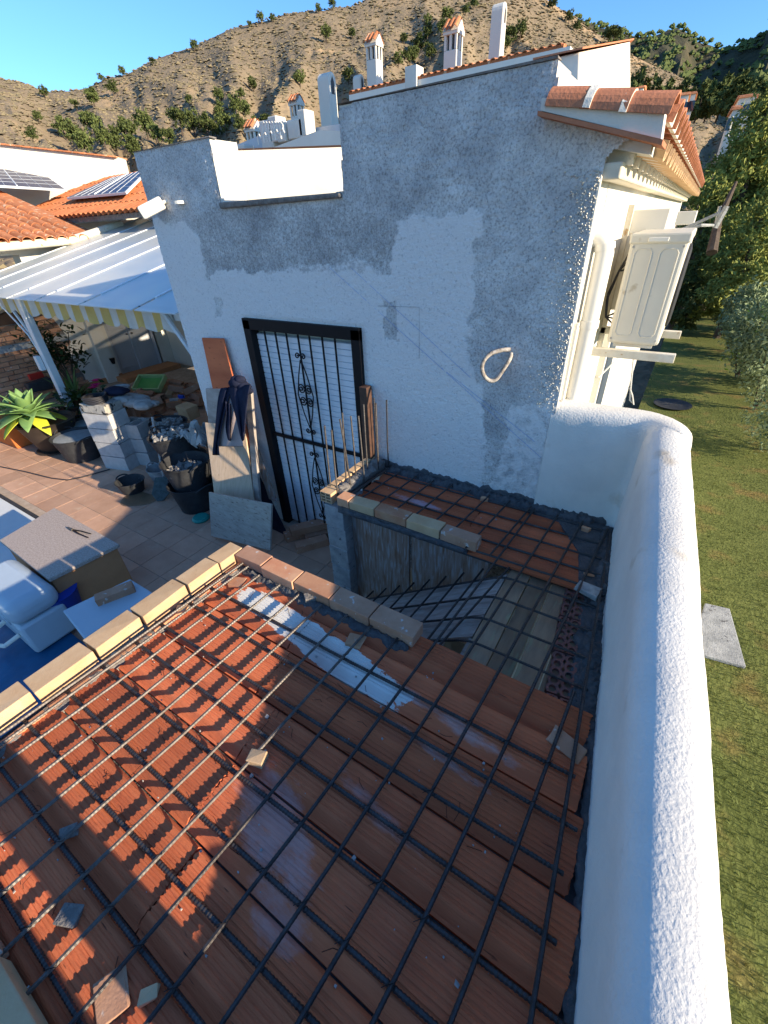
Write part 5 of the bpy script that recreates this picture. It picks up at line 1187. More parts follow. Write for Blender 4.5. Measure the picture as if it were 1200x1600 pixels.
# solar panels
def solar(pts, lab, extra):
    P = [at_y(px,py,yy) for px,py,yy in pts]; n = (P[1]-P[0]).cross(P[3]-P[0]).normalized(); n = n if n.z > 0 else -n
    T = thing('solar_panel', lab, 'solar panel', tuple(P[0]), 'solar panels on the left roofs')
    part('frame', MB().hexa([p-n*.04 for p in P]+[p for p in P]), ALU, T)
    c = sum(P, Vector())/4; I = [p.lerp(c, .035)+n*.004 for p in P]
    part('cells', MB().add(I, [(0,1,2,3)]), PANEL, T)
    gl = MB()
    for k in range(1, 6): gl.tube([I[0].lerp(I[1],k/6)+n*.002, I[3].lerp(I[2],k/6)+n*.002], .004 if k != 3 else .012, 4)
    for k in range(1, 4): gl.tube([I[0].lerp(I[3],k/4)+n*.002, I[1].lerp(I[2],k/4)+n*.002], .003, 4)
    part('cell_grid', gl, ALU, T); return T
def on_roof(px, py, h):
    r = _ray(px, py); t = (.02+h+(LX+.32)*.27)/(r[2]+.27*r[0]); v = Vector(r*t); return v
def solar3(P, lab):
    n = (P[1]-P[0]).cross(P[3]-P[0]).normalized(); n = n if n.z > 0 else -n
    T = thing('solar_panel', lab, 'solar panel', tuple(P[0]), 'solar panels on the left roofs')
    part('frame', MB().hexa([p-n*.04 for p in P]+[p for p in P]), ALU, T); c = sum(P, Vector())/4; I = [p.lerp(c, .04)+n*.004 for p in P]
    part('cells', MB().add(I, [(0,1,2,3)]), PANEL, T); gl = MB()
    for k in range(1, 8): gl.tube([I[0].lerp(I[1],k/8)+n*.002, I[3].lerp(I[2],k/8)+n*.002], .004 if k != 4 else .014, 4)
    for k in range(1, 5): gl.tube([I[0].lerp(I[3],k/5)+n*.002, I[1].lerp(I[2],k/5)+n*.002], .003, 4)
    part('cell_grid', gl, ALU, T)
pa_, pb_, pc_ = Vector((-12.0,2.2,.62)), Vector((-12.0,5.3,.62)), None
PP = [on_roof(-60,286,.16), on_roof(104,296,.16), on_roof(62,266,.16), on_roof(-60,262,.16)]
print('PANEL', PP)
solar3(PP, 'dark blue solar panel in the sun on the far left roof')
def on_roof_b(px, py, h, s_=.3625):
    r = _ray(px, py); return Vector(r*((.40+h-s_*5.6)/(r[2]-s_*r[1])))
solar3([on_roof_b(*q) for q in ((104,309,.16),(196,300,.16),(232,264,.16),(172,278,.16))], 'bluish tilted solar panel reflecting the sky above the orange roof tiles')
for o in bpy.data.objects:
    if o.get('category') == 'solar panel': print('SP', o.location)
# ================================================================== GLASS CANOPY (pergola)
PG = thing('glass_canopy', 'white framed sloping glass canopy with scalloped yellow striped valance', 'canopy', (-8.2,2.97,F))
slp = .25; y0c, z0c, y1c = 3.0, -.56, 6.6
def gz(y): return z0c+(y-y0c)*slp
ribs = [-10.2,-9.45,-8.7,-7.85,-7.05,-5.95,-4.85,-4.10]
for i, x in enumerate(ribs):
    part('rafter', MB().hexa([(x-.024,y0c,gz(y0c)-.06),(x+.024,y0c,gz(y0c)-.06),(x+.024,y1c,gz(y1c)-.06),(x-.024,y1c,gz(y1c)-.06),(x-.024,y0c,gz(y0c)+.010),(x+.024,y0c,gz(y0c)+.010),(x+.024,y1c,gz(y1c)+.010),(x-.024,y1c,gz(y1c)+.010)]), ALU, PG, bevel=.005)
for a, b_ in zip(ribs[:-1], ribs[1:]):
    yo = y0c-.30
    part('glass_pane', MB().hexa([(a+.026,yo,gz(yo)-.01),(b_-.026,yo,gz(yo)-.01),(b_-.032,y1c,gz(y1c)-.01),(a+.032,y1c,gz(y1c)-.01),(a+.032,yo,gz(yo)+.0),(b_-.032,yo,gz(yo)+.0),(b_-.032,y1c,gz(y1c)+.0),(a+.032,y1c,gz(y1c)+.0)]), GLASSR, PG)
part('front_beam', MB().box((-10.3,3.0,-.78),(-4.05,3.09,-.63)), ALU, PG, bevel=.005)
part('back_beam', MB().box((-10.3,y1c-.08,gz(y1c)-.18),(-4.05,y1c,gz(y1c)-.06)), ALU, PG)
part('front_bar', MB().tube([(-10.3,2.80,-.62),(-4.3,2.80,-.62)], .008, 5), RUBB, PG)
pb_ = at_z(122,668,F); 
part('post', MB().box((-8.32,2.93,F),(-8.20,3.03,-.62)), ALU, PG, bevel=.006)
part('brace', MB().tube([(-8.26,2.98,-1.45),(-8.75,2.98,-.75)], .022, 6).tube([(-8.26,2.98,-1.9),(-8.42,2.94,-1.2),(-8.9,2.92,-.75)], .014, 6), ALU, PG)
part('post', MB().box((-4.16,2.93,F),(-4.06,3.03,-.62)), ALU, PG)
part('brace', MB().tube([(-4.75,2.95,-.65),(-4.15,2.95,-1.42)], .028, 6), ALU, PG)
part('winch', MB().box((-8.42,2.86,-1.72),(-8.32,2.93,-1.5)), ALU, PG, bevel=.01)
# valance: scalloped stripes
n_ = 32; x0_, x1_ = -10.25, -4.62
for i in range(n_):
    xa, xb = x0_+(x1_-x0_)*i/n_, x0_+(x1_-x0_)*(i+1)/n_; pts = []
    for k in range(5):
        x = xa+(xb-xa)*k/4; u = (x-x0_)/.42; pts.append((x, -.86-.055*abs(math.sin(math.pi*u))))
    vs = [(x, 2.96+.016*math.sin(x*16), z) for x, z in pts]+[(x, 2.97+.006*math.sin(x*16), -.60) for x, z in pts]
    mb = MB().add(vs, [(k,k+1,5+k+1,5+k) for k in range(4)]); o = part('valance_stripe', mb, YEL if i % 2 == 0 else CANV, PG)
    s_ = o.modifiers.new('thickness','SOLIDIFY'); s_.thickness = .003
# ================================================================== TABLE BOX, POOL THINGS
tz = -2.20
tq = [at_z(75,905,tz), at_z(186,850,tz), at_z(85,793,tz), at_z(0,845,tz)]
TB = thing('stone_topped_box', 'brown terracotta box with a speckled stone top standing by the pool cover', 'box', tuple((tq[0]+tq[2])/2*1.0))
TB['_l'] = tuple(TB.location)
part('stone_top', MB().prism([tq[3]+Vector((-.02,0,-.035)), tq[0]+Vector((0,0,-.035)), tq[1]+Vector((0,0,-.035)), tq[2]+Vector((0,0,-.035))], (0,0,.035)), GRAN, TB, bevel=.006)
c = (tq[0]+tq[1]+tq[2]+tq[3])/4; iq = [p.lerp(c, .06) for p in tq]
part('body', MB().prism([Vector((p.x,p.y,F)) for p in (iq[3],iq[0],iq[1],iq[2])], (0,0,tz-.036-F)), BROWN, TB, bevel=.008)
PLr = thing('pliers', 'pair of dark steel pliers lying on the speckled stone top', 'pliers', tuple(at_z(118,832,tz)))
a, b1, b2, c_ = at_z(106,824,tz+.012), at_z(142,834,tz+.012), at_z(138,840,tz+.012), at_z(114,828,tz+.014)
part('handle', MB().tube([c_, c_.lerp(b1,.4)+Vector((.0,.008,0)), b1], [.007,.006,.005], 6), mat('black_grip', (.02,.02,.02)), PLr); part('handle', MB().tube([c_, c_.lerp(b2,.4)-Vector((0,.006,0)), b2], [.007,.006,.005], 6), mat('dark_grip', (.03,.02,.02)), PLr)
part('jaw', MB().tube([c_, a], [.014,.007], 6), REBARLIT, PLr)
solo('loose_brick', MB().box((-.13,-.05,0),(.13,.05,.065), jit=.004), BRICKP, 'single brick lying on the white board in front of the brown box', 'brick', bevel=.004, loc=tuple(at_z(183,932,-2.30)), rot=(0,0,R_(66)))
wq = [at_z(100,958,-2.32), at_z(140,1010,-2.32), at_z(258,940,-2.32), at_z(205,908,-2.32)]
solo('white_board', MB().prism([wq[0],wq[1],wq[2],wq[3]], (0,0,.028)), BLUEP, 'pale white board lying between the brown box and the slab kerb', 'board', bevel=.01)
solo('board_trestle', MB().box((-3.15,.60,F),(-2.85,.85,-2.325)), CONC, 'low grey block carrying the white board', 'block')
solo('blue_bucket', MB().lathe([(.10,0),(.15,.34),(.16,.35),(.14,.35),(.002,.33)], tuple(at_z(96,944,-2.45)-Vector((.08,-.02,.27))), 20), NAVYP, 'royal blue bucket tucked between the pool machine and the brown box', 'bucket', smooth=True)
PM = thing('pool_machine', 'pale blue rounded plastic pool machine with a seam and grey handle on the blue cover', 'pool equipment', (-3.85,.4,F))
mm_ = MB(); 
def rbox(x0,x1,y0,y1,z0,z1,rt=0): return MB().box((x0,y0,z0),(x1,y1,z1))
part('lower_body', rbox(-4.22,-3.52,.30,.62,F+.03,-2.40), BLUEP, PM, bevel=.025, smooth=True)
part('upper_body', rbox(-4.24,-3.50,.285,.63,-2.395,-2.19), BLUEP, PM, bevel=.085, smooth=True)
part('lid_ridge', MB().tube([(-4.15,.285,-2.38),(-4.13,.285,-2.31),(-4.06,.285,-2.25),(-3.72,.285,-2.25),(-3.63,.285,-2.31),(-3.6,.285,-2.38)], .009, 6), BLUEP, PM)
part('side_handle', MB().tube([(-3.95,.30,-2.55),(-3.95,.19,-2.58),(-3.82,.15,-2.60),(-3.70,.19,-2.58),(-3.68,.30,-2.55)], .018, 8), PLAST, PM, smooth=True)
part('clip', MB().box((-4.14,.262,-2.44),(-4.08,.30,-2.36)), PLAST, PM, bevel=.005)
# pool cover: rippled sheet
pcv = MB(); nxp, nyp = 60, 40; vs = []
for j in range(nyp+1):
    for i in range(nxp+1):
        x = -8.0+6.0*i/nxp; y = -2.6+3.15*j/nyp; vs.append((x, y, F+.02+.012*noise.noise(Vector((x*2.2,y*2.2,1)))))
pcv.add(vs, [(j*(nxp+1)+i, j*(nxp+1)+i+1, (j+1)*(nxp+1)+i+1, (j+1)*(nxp+1)+i) for j in range(nyp) for i in range(nxp)])
o = solo('pool_cover', pcv, BLUEW, 'deep blue pool cover sheet beyond the kerb bricks of the slab', 'pool cover', smooth=True)
solo('pool_deck', MB().box((-9.5,.60,F-.02),(-4.75,1.20,F+.06)), mat('white_pool_deck', (.66,.68,.66), (.58,.60,.60), 3, .6), 'white pool deck strip at the left edge beside the tiles', 'deck', bevel=.01)
solo('pool_rail', MB().box((-9.5,1.205,F),(-4.8,1.25,F+.05)), RUBB, 'black rail along the edge of the white pool deck', 'rail', bevel=.005)
# ================================================================== GARDEN, RIGHT
solo('garden_dish', MB().lathe([(.30,0),(.40,.03),(.42,.05),(.39,.05),(.33,.025),(.002,.02)], tuple(at_z(1050,634,G)), 32), RUBB, 'round black dish lying on the lawn beyond the parapet corner', 'dish', smooth=True)
solo('lawn_box', MB().lathe([(.22,0),(.25,.25),(.24,.27),(.002,.27)], tuple(at_z(1060,492,G)), 12), MORTD, 'dark round stump-like pot on the lawn under the air conditioner', 'pot')
def shrub(name, lab, c, r, h, n, size, m, grp=None, seed=1, trunk=True, asp=.4, cat='shrub'):
    g = random.Random(seed); lb = []
    for k in range(6):
        a = g.random()*6.28; q = g.random()*.55*r; lb.append((c[0]+math.cos(a)*q, c[1]+math.sin(a)*q, c[2]+h*(.35+.4*g.random()), r*g.uniform(.4,.65), r*g.uniform(.4,.65), h*g.uniform(.22,.38)))
    T = thing(name, lab, cat, c, grp); part('foliage', leaves(lb, n, size, seed, aspect=asp), m, T)
    st = MB()
    for k in range(5): a = g.random()*6.28; st.tube([c, (c[0]+math.cos(a)*r*.3, c[1]+math.sin(a)*r*.3, c[2]+h*.35), (c[0]+math.cos(a)*r*.45, c[1]+math.sin(a)*r*.45, c[2]+h*.65)], [.03,.02,.01], 5)
    part('stem', st, BARK, T); return T
gs = [((1112,478),1.3,2.4,SHRUB,'dense mid green bush at the far end of the lawn under the tall pine',.16),((1160,520),1.4,2.9,LIME,'bright lime bush filling the gap above the front oleanders',.15),((1125,520),1.0,2.0,OLEAN,'grey green oleander where the lawn narrows',.15),((1178,640),1.0,2.1,OLEAN,'grey green oleander at the right edge, nearest of all',.13),((1212,705),1.0,2.1,OLEAN,'oleander mostly cut off by the right edge, closest to the parapet',.12),((1150,590),.9,2.0,OLEAN,'oleander bending over the lawn third from the front',.13),((1200,600),1.3,2.6,LIME,'lime green bush at the right edge behind the front oleanders',.13),((1138,548),.9,2.0,OLEAN,'pale oleander halfway along the lawn edge',.14),((1160,560),1.25,2.1,OLEAN,'grey green oleander nearest the lawn on the right edge',.16),((1200,620),1.2,2.0,OLEAN,'oleander cut by the right edge of the photo, nearest the parapet',.15),((1130,500),1.1,1.9,OLEAN,'grey green oleander behind the nearest one',.16),
      ((1175,480),1.4,2.3,LIME,'lime green bright bush above the oleanders',.14),((1210,520),1.5,2.6,SHRUB,'mid green bush at the right edge behind the oleanders',.15),((1120,455),1.3,2.0,SHRUB,'dark leafy bush by the shaded end of the lawn',.16),
      ((1150,440),2.0,3.0,SHRUB,'broad shaded bush behind the lime green one',.22),((1195,430),2.2,3.2,LIME,'yellow green bush at the right edge below the trees',.2),((1090,450),1.2,1.7,SHRUB,'small dark bush between the air conditioner and the lawn end',.15)]
for i, ((px, py), r, h, m_, lab, sz) in enumerate(gs):
    p = at_z(px, py, G); shrub('garden_shrub', lab, tuple(p), r, h, 5200, sz*.75, m_, 'shrubs along the right side of the lawn', 20+i)
# pines and trees beyond
def gtree(px, base_py, top_py, rpx, lab, m_, seed, dist, grp='trees beyond the lawn', n=16000, lobes=18, size=.20, name='pine_tree', dense=1.0):
    b0 = at_d(px, base_py, dist); az, el = azel(px, top_py); zt_ = dist*math.tan(el); zb = G-.3 if dist < 60 else b0.z; r = rpx/FPX*dist*.80; h = zt_-zb
    T = thing(name, lab, 'tree', (b0.x, b0.y, zb), grp); g = random.Random(seed); lb = []
    for k in range(lobes):
        t = .22+.74*k/(lobes-1); rr = r*(.55+.45*math.sin(math.pi*min(1, .25+t*.72)))*(1.05-.55*max(0,t-.6)/.4); a = k*2.4+g.random(); q = rr*g.uniform(.3,.75)*(1 if t < .9 else .2)
        lb.append((b0.x+math.cos(a)*q, b0.y+math.sin(a)*q, zb+h*t, rr*g.uniform(.38,.60), rr*g.uniform(.38,.60), h*g.uniform(.06,.11)))
    part('crown', leaves(lb, n, size, seed, aspect=.35, up=.5), m_, T)
    tr = MB().tube([(b0.x,b0.y,zb-.2),(b0.x+r*.08,b0.y,zb+h*.4),(b0.x,b0.y,zb+h*.93)], [.05*h*.55,.035*h*.5,.01*h], 8)
    for lb_ in lb[::2]:
        tr.tube([(b0.x,b0.y,lb_[2]-h*.05),(lb_[0],lb_[1],lb_[2])], [.012*h,.004*h], 5)
    part('trunk', tr, BARK, T); return T
gtree(1108,440,140,62,'tall yellow green pine filling the space right of the roof tiles',PINE2,31,26,n=42000,lobes=24,size=.17)
gtree(1165,430,190,45,'dusty green pine right of the tall one, reaching the photo edge',PINE2,32,27,n=22000)
gtree(1200,420,170,40,'tall distant pine at the right edge of the photo',PINE2,33,52,n=16000,size=.3)
gtree(1140,470,300,40,'lower bushy tree in front of the tall pine',PINE2,34,21,n=14000,size=.16)
gtree(1190,400,290,30,'bushy green tree low at the right edge',SHRUB,35,46,n=12000)
gtree(1060,470,330,26,'small dark tree behind the clothes line arm',PINE,36,21,n=3500)
rowt = [(985,110,20),(1010,122,18),(1035,128,16),(1058,125,18),(1085,130,18),(1118,122,22),(1140,118,20),(1165,125,18),(1188,122,20),(1212,120,22),(965,128,14),(1100,130,16),(1150,130,16),(1175,133,16)]
for i, (px, ty, rr) in enumerate(rowt):
    gtree(px, 190, ty, rr, ['pine','taller pine','broad pine','slim pine','rounded pine'][i%5]+' in the tree line, '+('just right of the roof tiles' if px < 1030 else 'above the small white houses' if px < 1090 else 'behind the top of the tall pine' if px < 1145 else 'above the houses with terraces' if px < 1180 else 'at the right edge of the photo')+(', a little nearer' if i >= 11 else ''), PINE, 50+i, 95+6*(i % 3), 'tree line below the far ridge', n=1500, lobes=9, size=1.0)
for i, (px, ty, rr, dd) in enumerate(((1180,240,36,50),(1150,250,24,42),(1205,215,30,46),(1125,215,24,55))):
    gtree(px, 330, ty, rr, 'mid distance garden tree between the tall pine and the white houses', PINE2 if i % 2 else PINE, 80+i, dd, 'mid distance garden trees', n=3500, size=.5)
# leaning bare trunk
solo('fallen_trunk', MB().tube([at_d(1112,395,12), at_d(1122,345,12.4), at_d(1150,285,13)], [.10,.07,.03], 8), BARK, 'bare slanting trunk below the tall pine, behind the clothes line arm', 'tree trunk')
# ================================================================== FAR WHITE HOUSES (right)
def box_house(px0, px1, py0, py1, d, lab, roofc=CLAY2):
    a, b_ = at_d(px0, py1, d), at_d(px1, py1, d); zt_ = at_d((px0+px1)/2, py0, d).z; T = thing('white_house', lab, 'house', tuple(a), 'white houses among the far trees')
    dv = Vector((-.3, 4.5, 0)); zb = a.z-3
    part('wall', MB().hexa([Vector((a.x,a.y,zb)),Vector((b_.x,b_.y,zb)),Vector((b_.x,b_.y,zb))+dv,Vector((a.x,a.y,zb))+dv,Vector((a.x,a.y,zt_)),Vector((b_.x,b_.y,zt_)),Vector((b_.x,b_.y,zt_))+dv,Vector((a.x,a.y,zt_))+dv]), WHITEFAR, T)
    part('roof', MB().hexa([Vector((a.x-.2,a.y-.2,zt_)),Vector((b_.x+.2,b_.y-.2,zt_)),Vector((b_.x+.2,b_.y,zt_))+dv,Vector((a.x-.2,a.y,zt_))+dv,Vector((a.x,a.y,zt_+.25)),Vector((b_.x,b_.y,zt_+.25)),Vector((b_.x,b_.y,zt_+.9))+dv,Vector((a.x,a.y,zt_+.9))+dv]), roofc, T)
    w_ = (b_-a)
    for t in (.2,.55,.8):
        p = a+w_*t; part('window', MB().box((p.x-.35,p.y-.06,zt_-1.6),(p.x+.35,p.y+.02,zt_-.6)), GLASSD, T)
box_house(1050,1072,150,166,75,'small white house at the left of the far group, just right of the roof tiles')
box_house(1070,1084,148,160,82,'white house with an orange roof behind the first far one')
box_house(1150,1176,153,172,80,'white house with terraces seen right of the tall pine')
box_house(1140,1152,172,190,70,'lower white wall of a house beside the tall pine')
box_house(996,1003,138,150,90,'tiny pale building in the trees just above the verge tiles')
p = at_d(1140,190,60); solo('white_pole', MB().tube([at_d(1137,215,60), at_d(1145,182,60)], .09, 6), WHITEFAR, 'slim white pole standing among the trees right of the tall pine', 'pole')
# ================================================================== ROOFS AND CHIMNEYS BEHIND THE ROUGH WALL
def P11(px, py, y=11.0): return at_y(px, py, y)
def chimney_arch(px, pyt, pyb, wpx, lab, y=11.0):
    b0, t0 = P11(px, pyb, y), P11(px, pyt, y); wd = (P11(px+wpx/2, pyt+10, y)-P11(px-wpx/2, pyt+10, y)).length*.62; h = t0.z-b0.z; x = (b0.x+t0.x)/2; dp = wd*1.15
    T = thing('chimney', lab, 'chimney', (x, y, b0.z), 'white chimneys on the roofs behind')
    r = wd/2; prof = [(-r*1.06,-.6),(r*1.06,-.6),(r,h-r)]+[(r*math.cos(a), h-r+r*math.sin(a)) for a in np.linspace(0,math.pi,9)[1:-1]]+[(-r,h-r)]
    # stack turned so that the arched face with its slot looks right
    part('stack', MB().prism([(x-dp/2, y+u, b0.z+v) for u, v in prof], (dp,0,0)), WHITEFAR, T, bevel=.02)
    sl_ = [(-r*.42,h-r*2.6),(r*.42,h-r*2.6),(r*.42,h-r*1.2),(0,h-r*.5),(-r*.42,h-r*1.2)]
    part('flue_opening', MB().prism([(x+dp/2-.01, y+u, b0.z+v) for u, v in sl_], (.016,0,0)), MORTD, T)
def chimney_cap(px, pyt, pyb, wpx, lab, y=11.0):
    b0, t0 = P11(px, pyb, y), P11(px, pyt, y); wd = (P11(px+wpx/2, pyt+20, y)-P11(px-wpx/2, pyt+20, y)).length*.72; h = t0.z-b0.z; x = (b0.x+t0.x)/2; z = b0.z
    T = thing('chimney', lab, 'chimney', (x, y, z), 'white chimneys on the roofs behind'); r = wd/2; zc_ = h-wd*.55
    part('stack', MB().box((x-r,y-r,z-.6),(x+r,y+r,z+zc_-wd*.9)), WHITEFAR, T, bevel=.015)
    lv = MB(); 
    for sx in (-1,0,1):
        lv.box((x+sx*r*.8-r*.16,y-r,z+zc_-wd*.9),(x+sx*r*.8+r*.16,y-r*.72,z+zc_-wd*.15)).box((x+sx*r*.8-r*.16,y+r*.72,z+zc_-wd*.9),(x+sx*r*.8+r*.16,y+r,z+zc_-wd*.15))
    lv.box((x+r*.72,y-r*.2,z+zc_-wd*.9),(x+r,y+r*.2,z+zc_-wd*.15)).box((x-r,y-r*.2,z+zc_-wd*.9),(x-r*.72,y+r*.2,z+zc_-wd*.15))
    part('louvre_post', lv, WHITEFAR, T); part('flue', MB().box((x-r*.6,y-r*.6,z+zc_-wd*.9),(x+r*.6,y+r*.6,z+zc_-wd*.15)), MORTD, T)
    part('cap_slab', MB().box((x-r*1.12,y-r*1.12,z+zc_-wd*.15),(x+r*1.12,y+r*1.12,z+zc_)), WHITEFAR, T)
    part('cap_roof', MB().prism([(x-r*1.15,y-r*1.2,z+zc_),(x-r*1.15,y+r*1.2,z+zc_),(x-r*1.15,y,z+h)], (r*2.3,0,0)), WHITEFAR, T)
    cm_ = barrel(1.0,.16,.18,th=.03,n=5).mesh('cap_tile', CLAY2); hyp = math.hypot(r*1.25, h-zc_)
    for sy in (-1,1):
        for k in range(3):
            o = link('cap_tile', cm_, T, (x-r*.75+r*.75*k, y+sy*.02, z+h+.02)); o.rotation_euler = (0, math.atan2(h-zc_, r*1.25), sy*math.pi/2); o.scale = (hyp, r*2.0, r*2.0)
chimney_cap(708,34,125,28,'tall white chimney with louvres and a little tiled cap, nearest the rough wall top')
chimney_cap(585,55,130,22,'white chimney with louvres and tiled cap left of the middle one')
chimney_cap(464,150,192,17,'small white chimney with tiled cap far back in the notch')
chimney_cap(397,189,220,19,'lowest white chimney with a tiled cap at the left of the notch')
chimney_arch(778,6,86,26,'tall plain white chimney with rounded top at the right of the roof line')
chimney_arch(513,113,206,25,'tall plain white chimney with rounded top rising behind the notch')
chimney_arch(560,117,135,16,'small low white vent stack beside the tiled eave')
# back houses: long tiled eave rising to the right
yb = 9.0
e0, e1 = at_y(545,144,yb), at_y(882,61,yb)
BH = thing('rear_house', 'white house behind the rough wall with a long tiled eave and glazed gallery', 'house', (e0.x, yb, e0.z-2))
part('wall', MB().box((e0.x,yb+.3,e0.z-2.5),(e1.x+.1,yb+4,e0.z-.15)), WHITEFAR, BH)
part('fascia', MB().box((e0.x,yb,e0.z-.17),(e1.x+.1,yb+.3,e0.z-.04)), PLAST, BH)
part('back_roof', MB().hexa([(e0.x,yb,e0.z-.04),(e1.x,yb,e0.z-.04),(e1.x,yb+2.6,e0.z-.05),(e0.x,yb+2.6,e0.z-.05),(e0.x,yb,e0.z),(e1.x,yb,e0.z),(e1.x,yb+2.6,e0.z+.0),(e0.x,yb+2.6,e0.z+.0)]), CLAY2, BH)
bt = barrel(.30,.040,.048,n=5).mesh('eave_tile', CLAY2); nE = int((e1.x-e0.x)/.125)
for i in range(nE):
    o = link('eave_tile', bt, BH, (e0.x+.06+.125*i, yb+.28, e0.z+.03)); o.rotation_euler = (0, R_(10), -math.pi/2)
segs = [(548,640,'grille'),(655,700,'white'),(760,880,'glass')]
for (a, b_, kind) in segs:
    pa, pb2 = at_y(a,150-(a-545)*.24,yb), at_y(b_,150-(b_-545)*.24,yb)
    if kind == 'glass':
        n_ = 4
        for k in range(n_):
            xa, xb = pa.x+(pb2.x-pa.x)*k/n_, pa.x+(pb2.x-pa.x)*(k+1)/n_
            w_ = part('gallery_window', MB().box((xa+.02,yb+.03,e0.z-.62),(xb-.02,yb+.10,e0.z-.17)), PLAST, BH); part('pane', MB().box((xa+.06,yb+.02,e0.z-.58),(xb-.06,yb+.035,e0.z-.22)), mat('grey_gallery_glass', (.35,.38,.38), None, 2, .2), w_)
    else:
        part('shutter_rail', MB().box((pa.x,yb+.03,e0.z-.48),(pb2.x,yb+.12,e0.z-.17)), BEAM if kind == 'grille' else PLAST, BH)
        n_ = 14
        if kind == 'grille':
            gr = MB()
            for k in range(n_): x = pa.x+.05+(pb2.x-pa.x-.1)*k/n_; gr.box((x,yb+.0,e0.z-.42),(x+.05,yb+.03,e0.z-.24))
            part('grille_bars', gr, MORT, BH)
part('end_post', MB().box((at_y(645,120,yb).x-.12,yb-.06,e0.z-.9),(at_y(645,120,yb).x+.10,yb+.2,e0.z+.14)), WHITEFAR, BH)
# white sloping gable wall at the right of the notch
gy = 5.2
gq = [at_y(884,62,gy), at_y(938,49,gy)]
GB = thing('gable_wall', 'tall white sunlit gable wall with a thin reddish coping at the top right of the house', 'wall', tuple(gq[0]))
A = at_x(889,62,-1.0); B_ = at_x(937,49,-.92); 
part('wall', MB().hexa([(-1.35,3.9,.2),(-.86,3.9,.2),(-.78,6.2,.2),(-1.35,6.2,.2),(-1.25,3.95,.86),(-.98,3.95,.86),(-.86,4.9,1.07),(-1.35,6.0,1.07)]), WHITEFAR, GB, bevel=.01)
part('coping', MB().hexa([(-1.27,3.92,.865),(-.96,3.92,.865),(-.84,4.92,1.075),(-1.37,6.02,1.075),(-1.27,3.92,.874),(-.96,3.92,.874),(-.84,4.92,1.084),(-1.37,6.02,1.084)]), CLAYE, GB)
# seen through the notch: sunlit wall of the next terrace, gabled roof, railings
w0, w1 = at_y(352,236,3.02), at_y(545,229,3.85)
w0b, w1b = at_y(352,335,3.02), at_y(545,322,3.85)
NW = thing('notch_wall', 'cream sunlit wall seen through the notch in the rough wall', 'wall', tuple(w0b))
part('wall', MB().prism([w0b, w1b+Vector((.16,.16,0)), w1+Vector((.16,.16,0)), w0], (-.15,.12,0)), WHITEFAR, NW)
g0, g1, g2, g3, g4 = at_y(420,233,7.2), at_y(500,203,7.2), at_y(560,207,7.2), at_y(560,240,7.2), at_y(420,240,7.2)
solo('rear_gable', MB().prism([g4,g3,g2,g1,g0], (0,.3,0)), WHITEFAR, 'low white gable rising behind the cream wall in the notch', 'wall')
t0, t1, t2, t3 = at_y(356,232,9), at_y(400,214,9), at_y(540,192,9), at_y(540,235,9)
solo('rear_terrace', MB().prism([at_y(350,245,9),t3,t2,t1,t0], (0,.3,0)), mat('bluish_white_render', (.62,.64,.66), None, 2), 'stepped white terrace wall behind the chimneys in the notch', 'wall')
for i, (px, py0_, py1_, wd) in enumerate(((436,182,205,10),(425,188,216,14),(481,172,195,9),(470,186,200,22),(448,190,205,12),(376,226,236,30))):
    a = at_y(px-wd/2, py1_, 8.8); b_ = at_y(px+wd/2, py0_, 8.8)
    solo('roof_pier', MB().box((a.x,8.6,a.z-.2),(b_.x,8.9,b_.z)), WHITEFAR, 'small white '+['pier right of the railing loops','broad pier behind the railing loops','pier just left of the tall rounded chimney','low wall below the small capped chimney','short pier between railing and chimney','low white step at the left of the notch'][i]+'', 'wall', bevel=.02)
ra = MB()
for k in range(7):
    x0_ = 414+k*4.2; a = at_y(x0_, 222-k*1.0, 8.3); b_ = at_y(x0_, 190, 8.3); ra.tube([a, (a.x,8.3,b_.z-.05), (a.x+.04,8.3,b_.z), (a.x+.09,8.3,b_.z-.05), (a.x+.09,8.3,b_.z-.12)], .012, 5)
for k in range(5):
    x0_ = 404+k*9; a = at_y(x0_, 226-k*2.2, 8.2); ra.tube([a, (a.x,8.2,a.z+.12), (a.x+.06,8.2,a.z+.15), (a.x+.10,8.2,a.z+.08)], .012, 5)
solo('roof_railing', ra, PLAST, 'white looped metal railing on the roof seen in the notch', 'railing')
tr_ = MB()
solo('notch_roof_edge', MB().prism([at_y(352,233,6.0), at_y(545,226,6.0), at_y(545,229,6.0), at_y(352,237,6.0)], (0,.4,0)), CLAY2, 'thin reddish roof edge above the cream wall in the notch', 'roof edge')
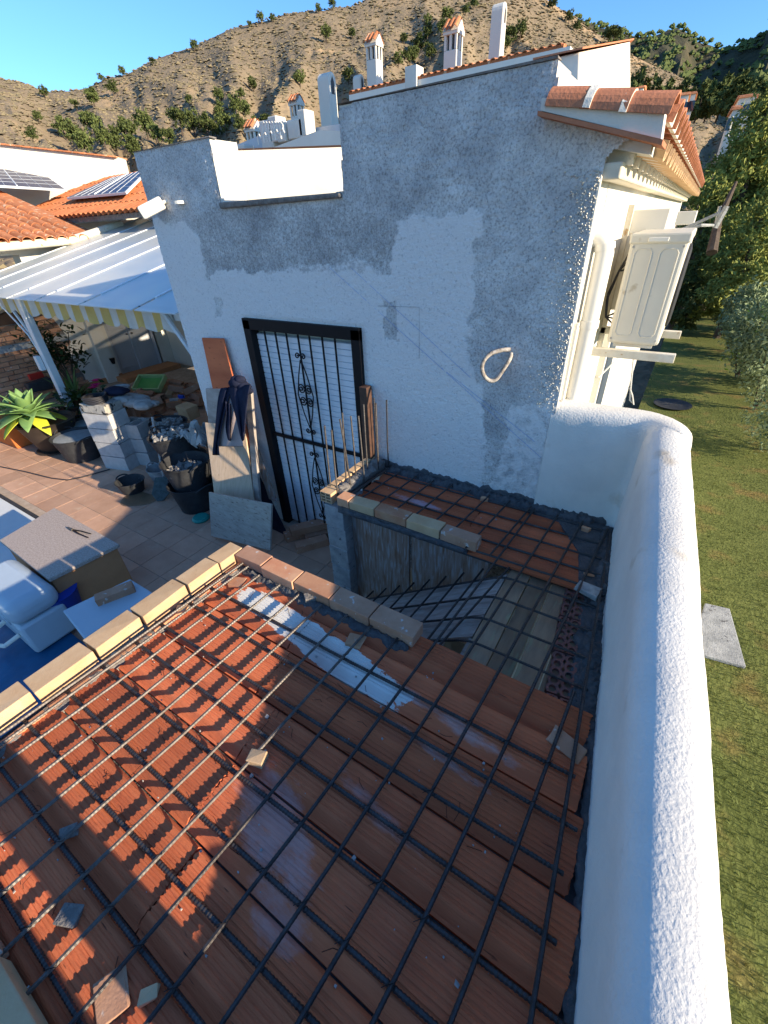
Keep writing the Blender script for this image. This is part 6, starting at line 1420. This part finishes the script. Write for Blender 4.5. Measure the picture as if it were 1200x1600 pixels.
p = at_y(520,430/2,3.3)
# ================================================================== THE PHOTOGRAPHER (stands on the slab beside the camera, throws the leg shadows)
def figure():
    V = [(.22,-.30,S+.95),(.22,-.28,S+1.15),(.22,-.30,S+1.36),(.22,-.30,S+1.48),(.22,-.29,S+1.62),(.22,-.29,S+1.72),      # pelvis..head 0-5
         (.20,-.15,S+.90),(.19,-.125,S+.50),(.18,-.115,S+.08),(.30,-.10,S+.03),                                              # left leg 6-9
         (.22,-.37,S+.90),(.21,-.36,S+.50),(.20,-.355,S+.08),(.32,-.35,S+.03),                                               # right leg 10-13
         (.20,-.13,S+1.42),(.13,-.06,S+1.22),(.04,-.055,S+1.56),                                                           # left arm 14-16
         (.24,-.50,S+1.42),(.22,-.52,S+1.16),(.10,-.22,S+1.50)]                                                            # right arm 17-19
    E = [(0,1),(1,2),(2,3),(3,4),(4,5),(0,6),(6,7),(7,8),(8,9),(0,10),(10,11),(11,12),(12,13),(2,14),(14,15),(15,16),(2,17),(17,18),(18,19)]
    Rr = [.17,.16,.17,.06,.10,.08,.10,.095,.085,.05,.10,.095,.085,.05,.065,.045,.03,.065,.045,.03]
    me = bpy.data.meshes.new('body'); me.from_pydata(V, E, []); me.materials.append(JEANS)
    me.skin_vertices.new() if hasattr(me.skin_vertices, 'new') and not me.skin_vertices else None
    return me, Rr
def add_person():
    me, Rr = figure()
    T = thing('person', 'person in dark blue clothes standing at the edge of the slab holding up a phone', 'person', (.2,-.3,S))
    o = link('body', me, T); sk_ = o.modifiers.new('skin','SKIN')
    for i, r in enumerate(Rr):
        me.skin_vertices[0].data[i].radius = (r, r)
    me.skin_vertices[0].data[0].use_root = True
    ss = o.modifiers.new('smooth','SUBSURF'); ss.levels = ss.render_levels = 2
    part('hair', MB().lathe([(.12*math.sin(math.pi*q/8)+.002, .13*-math.cos(math.pi*q/8)) for q in range(2,9)], (.225,-.295,S+1.72), 14), BARK, T, smooth=True)
try:
    add_person()
except Exception as e:
    print('person skipped', e)
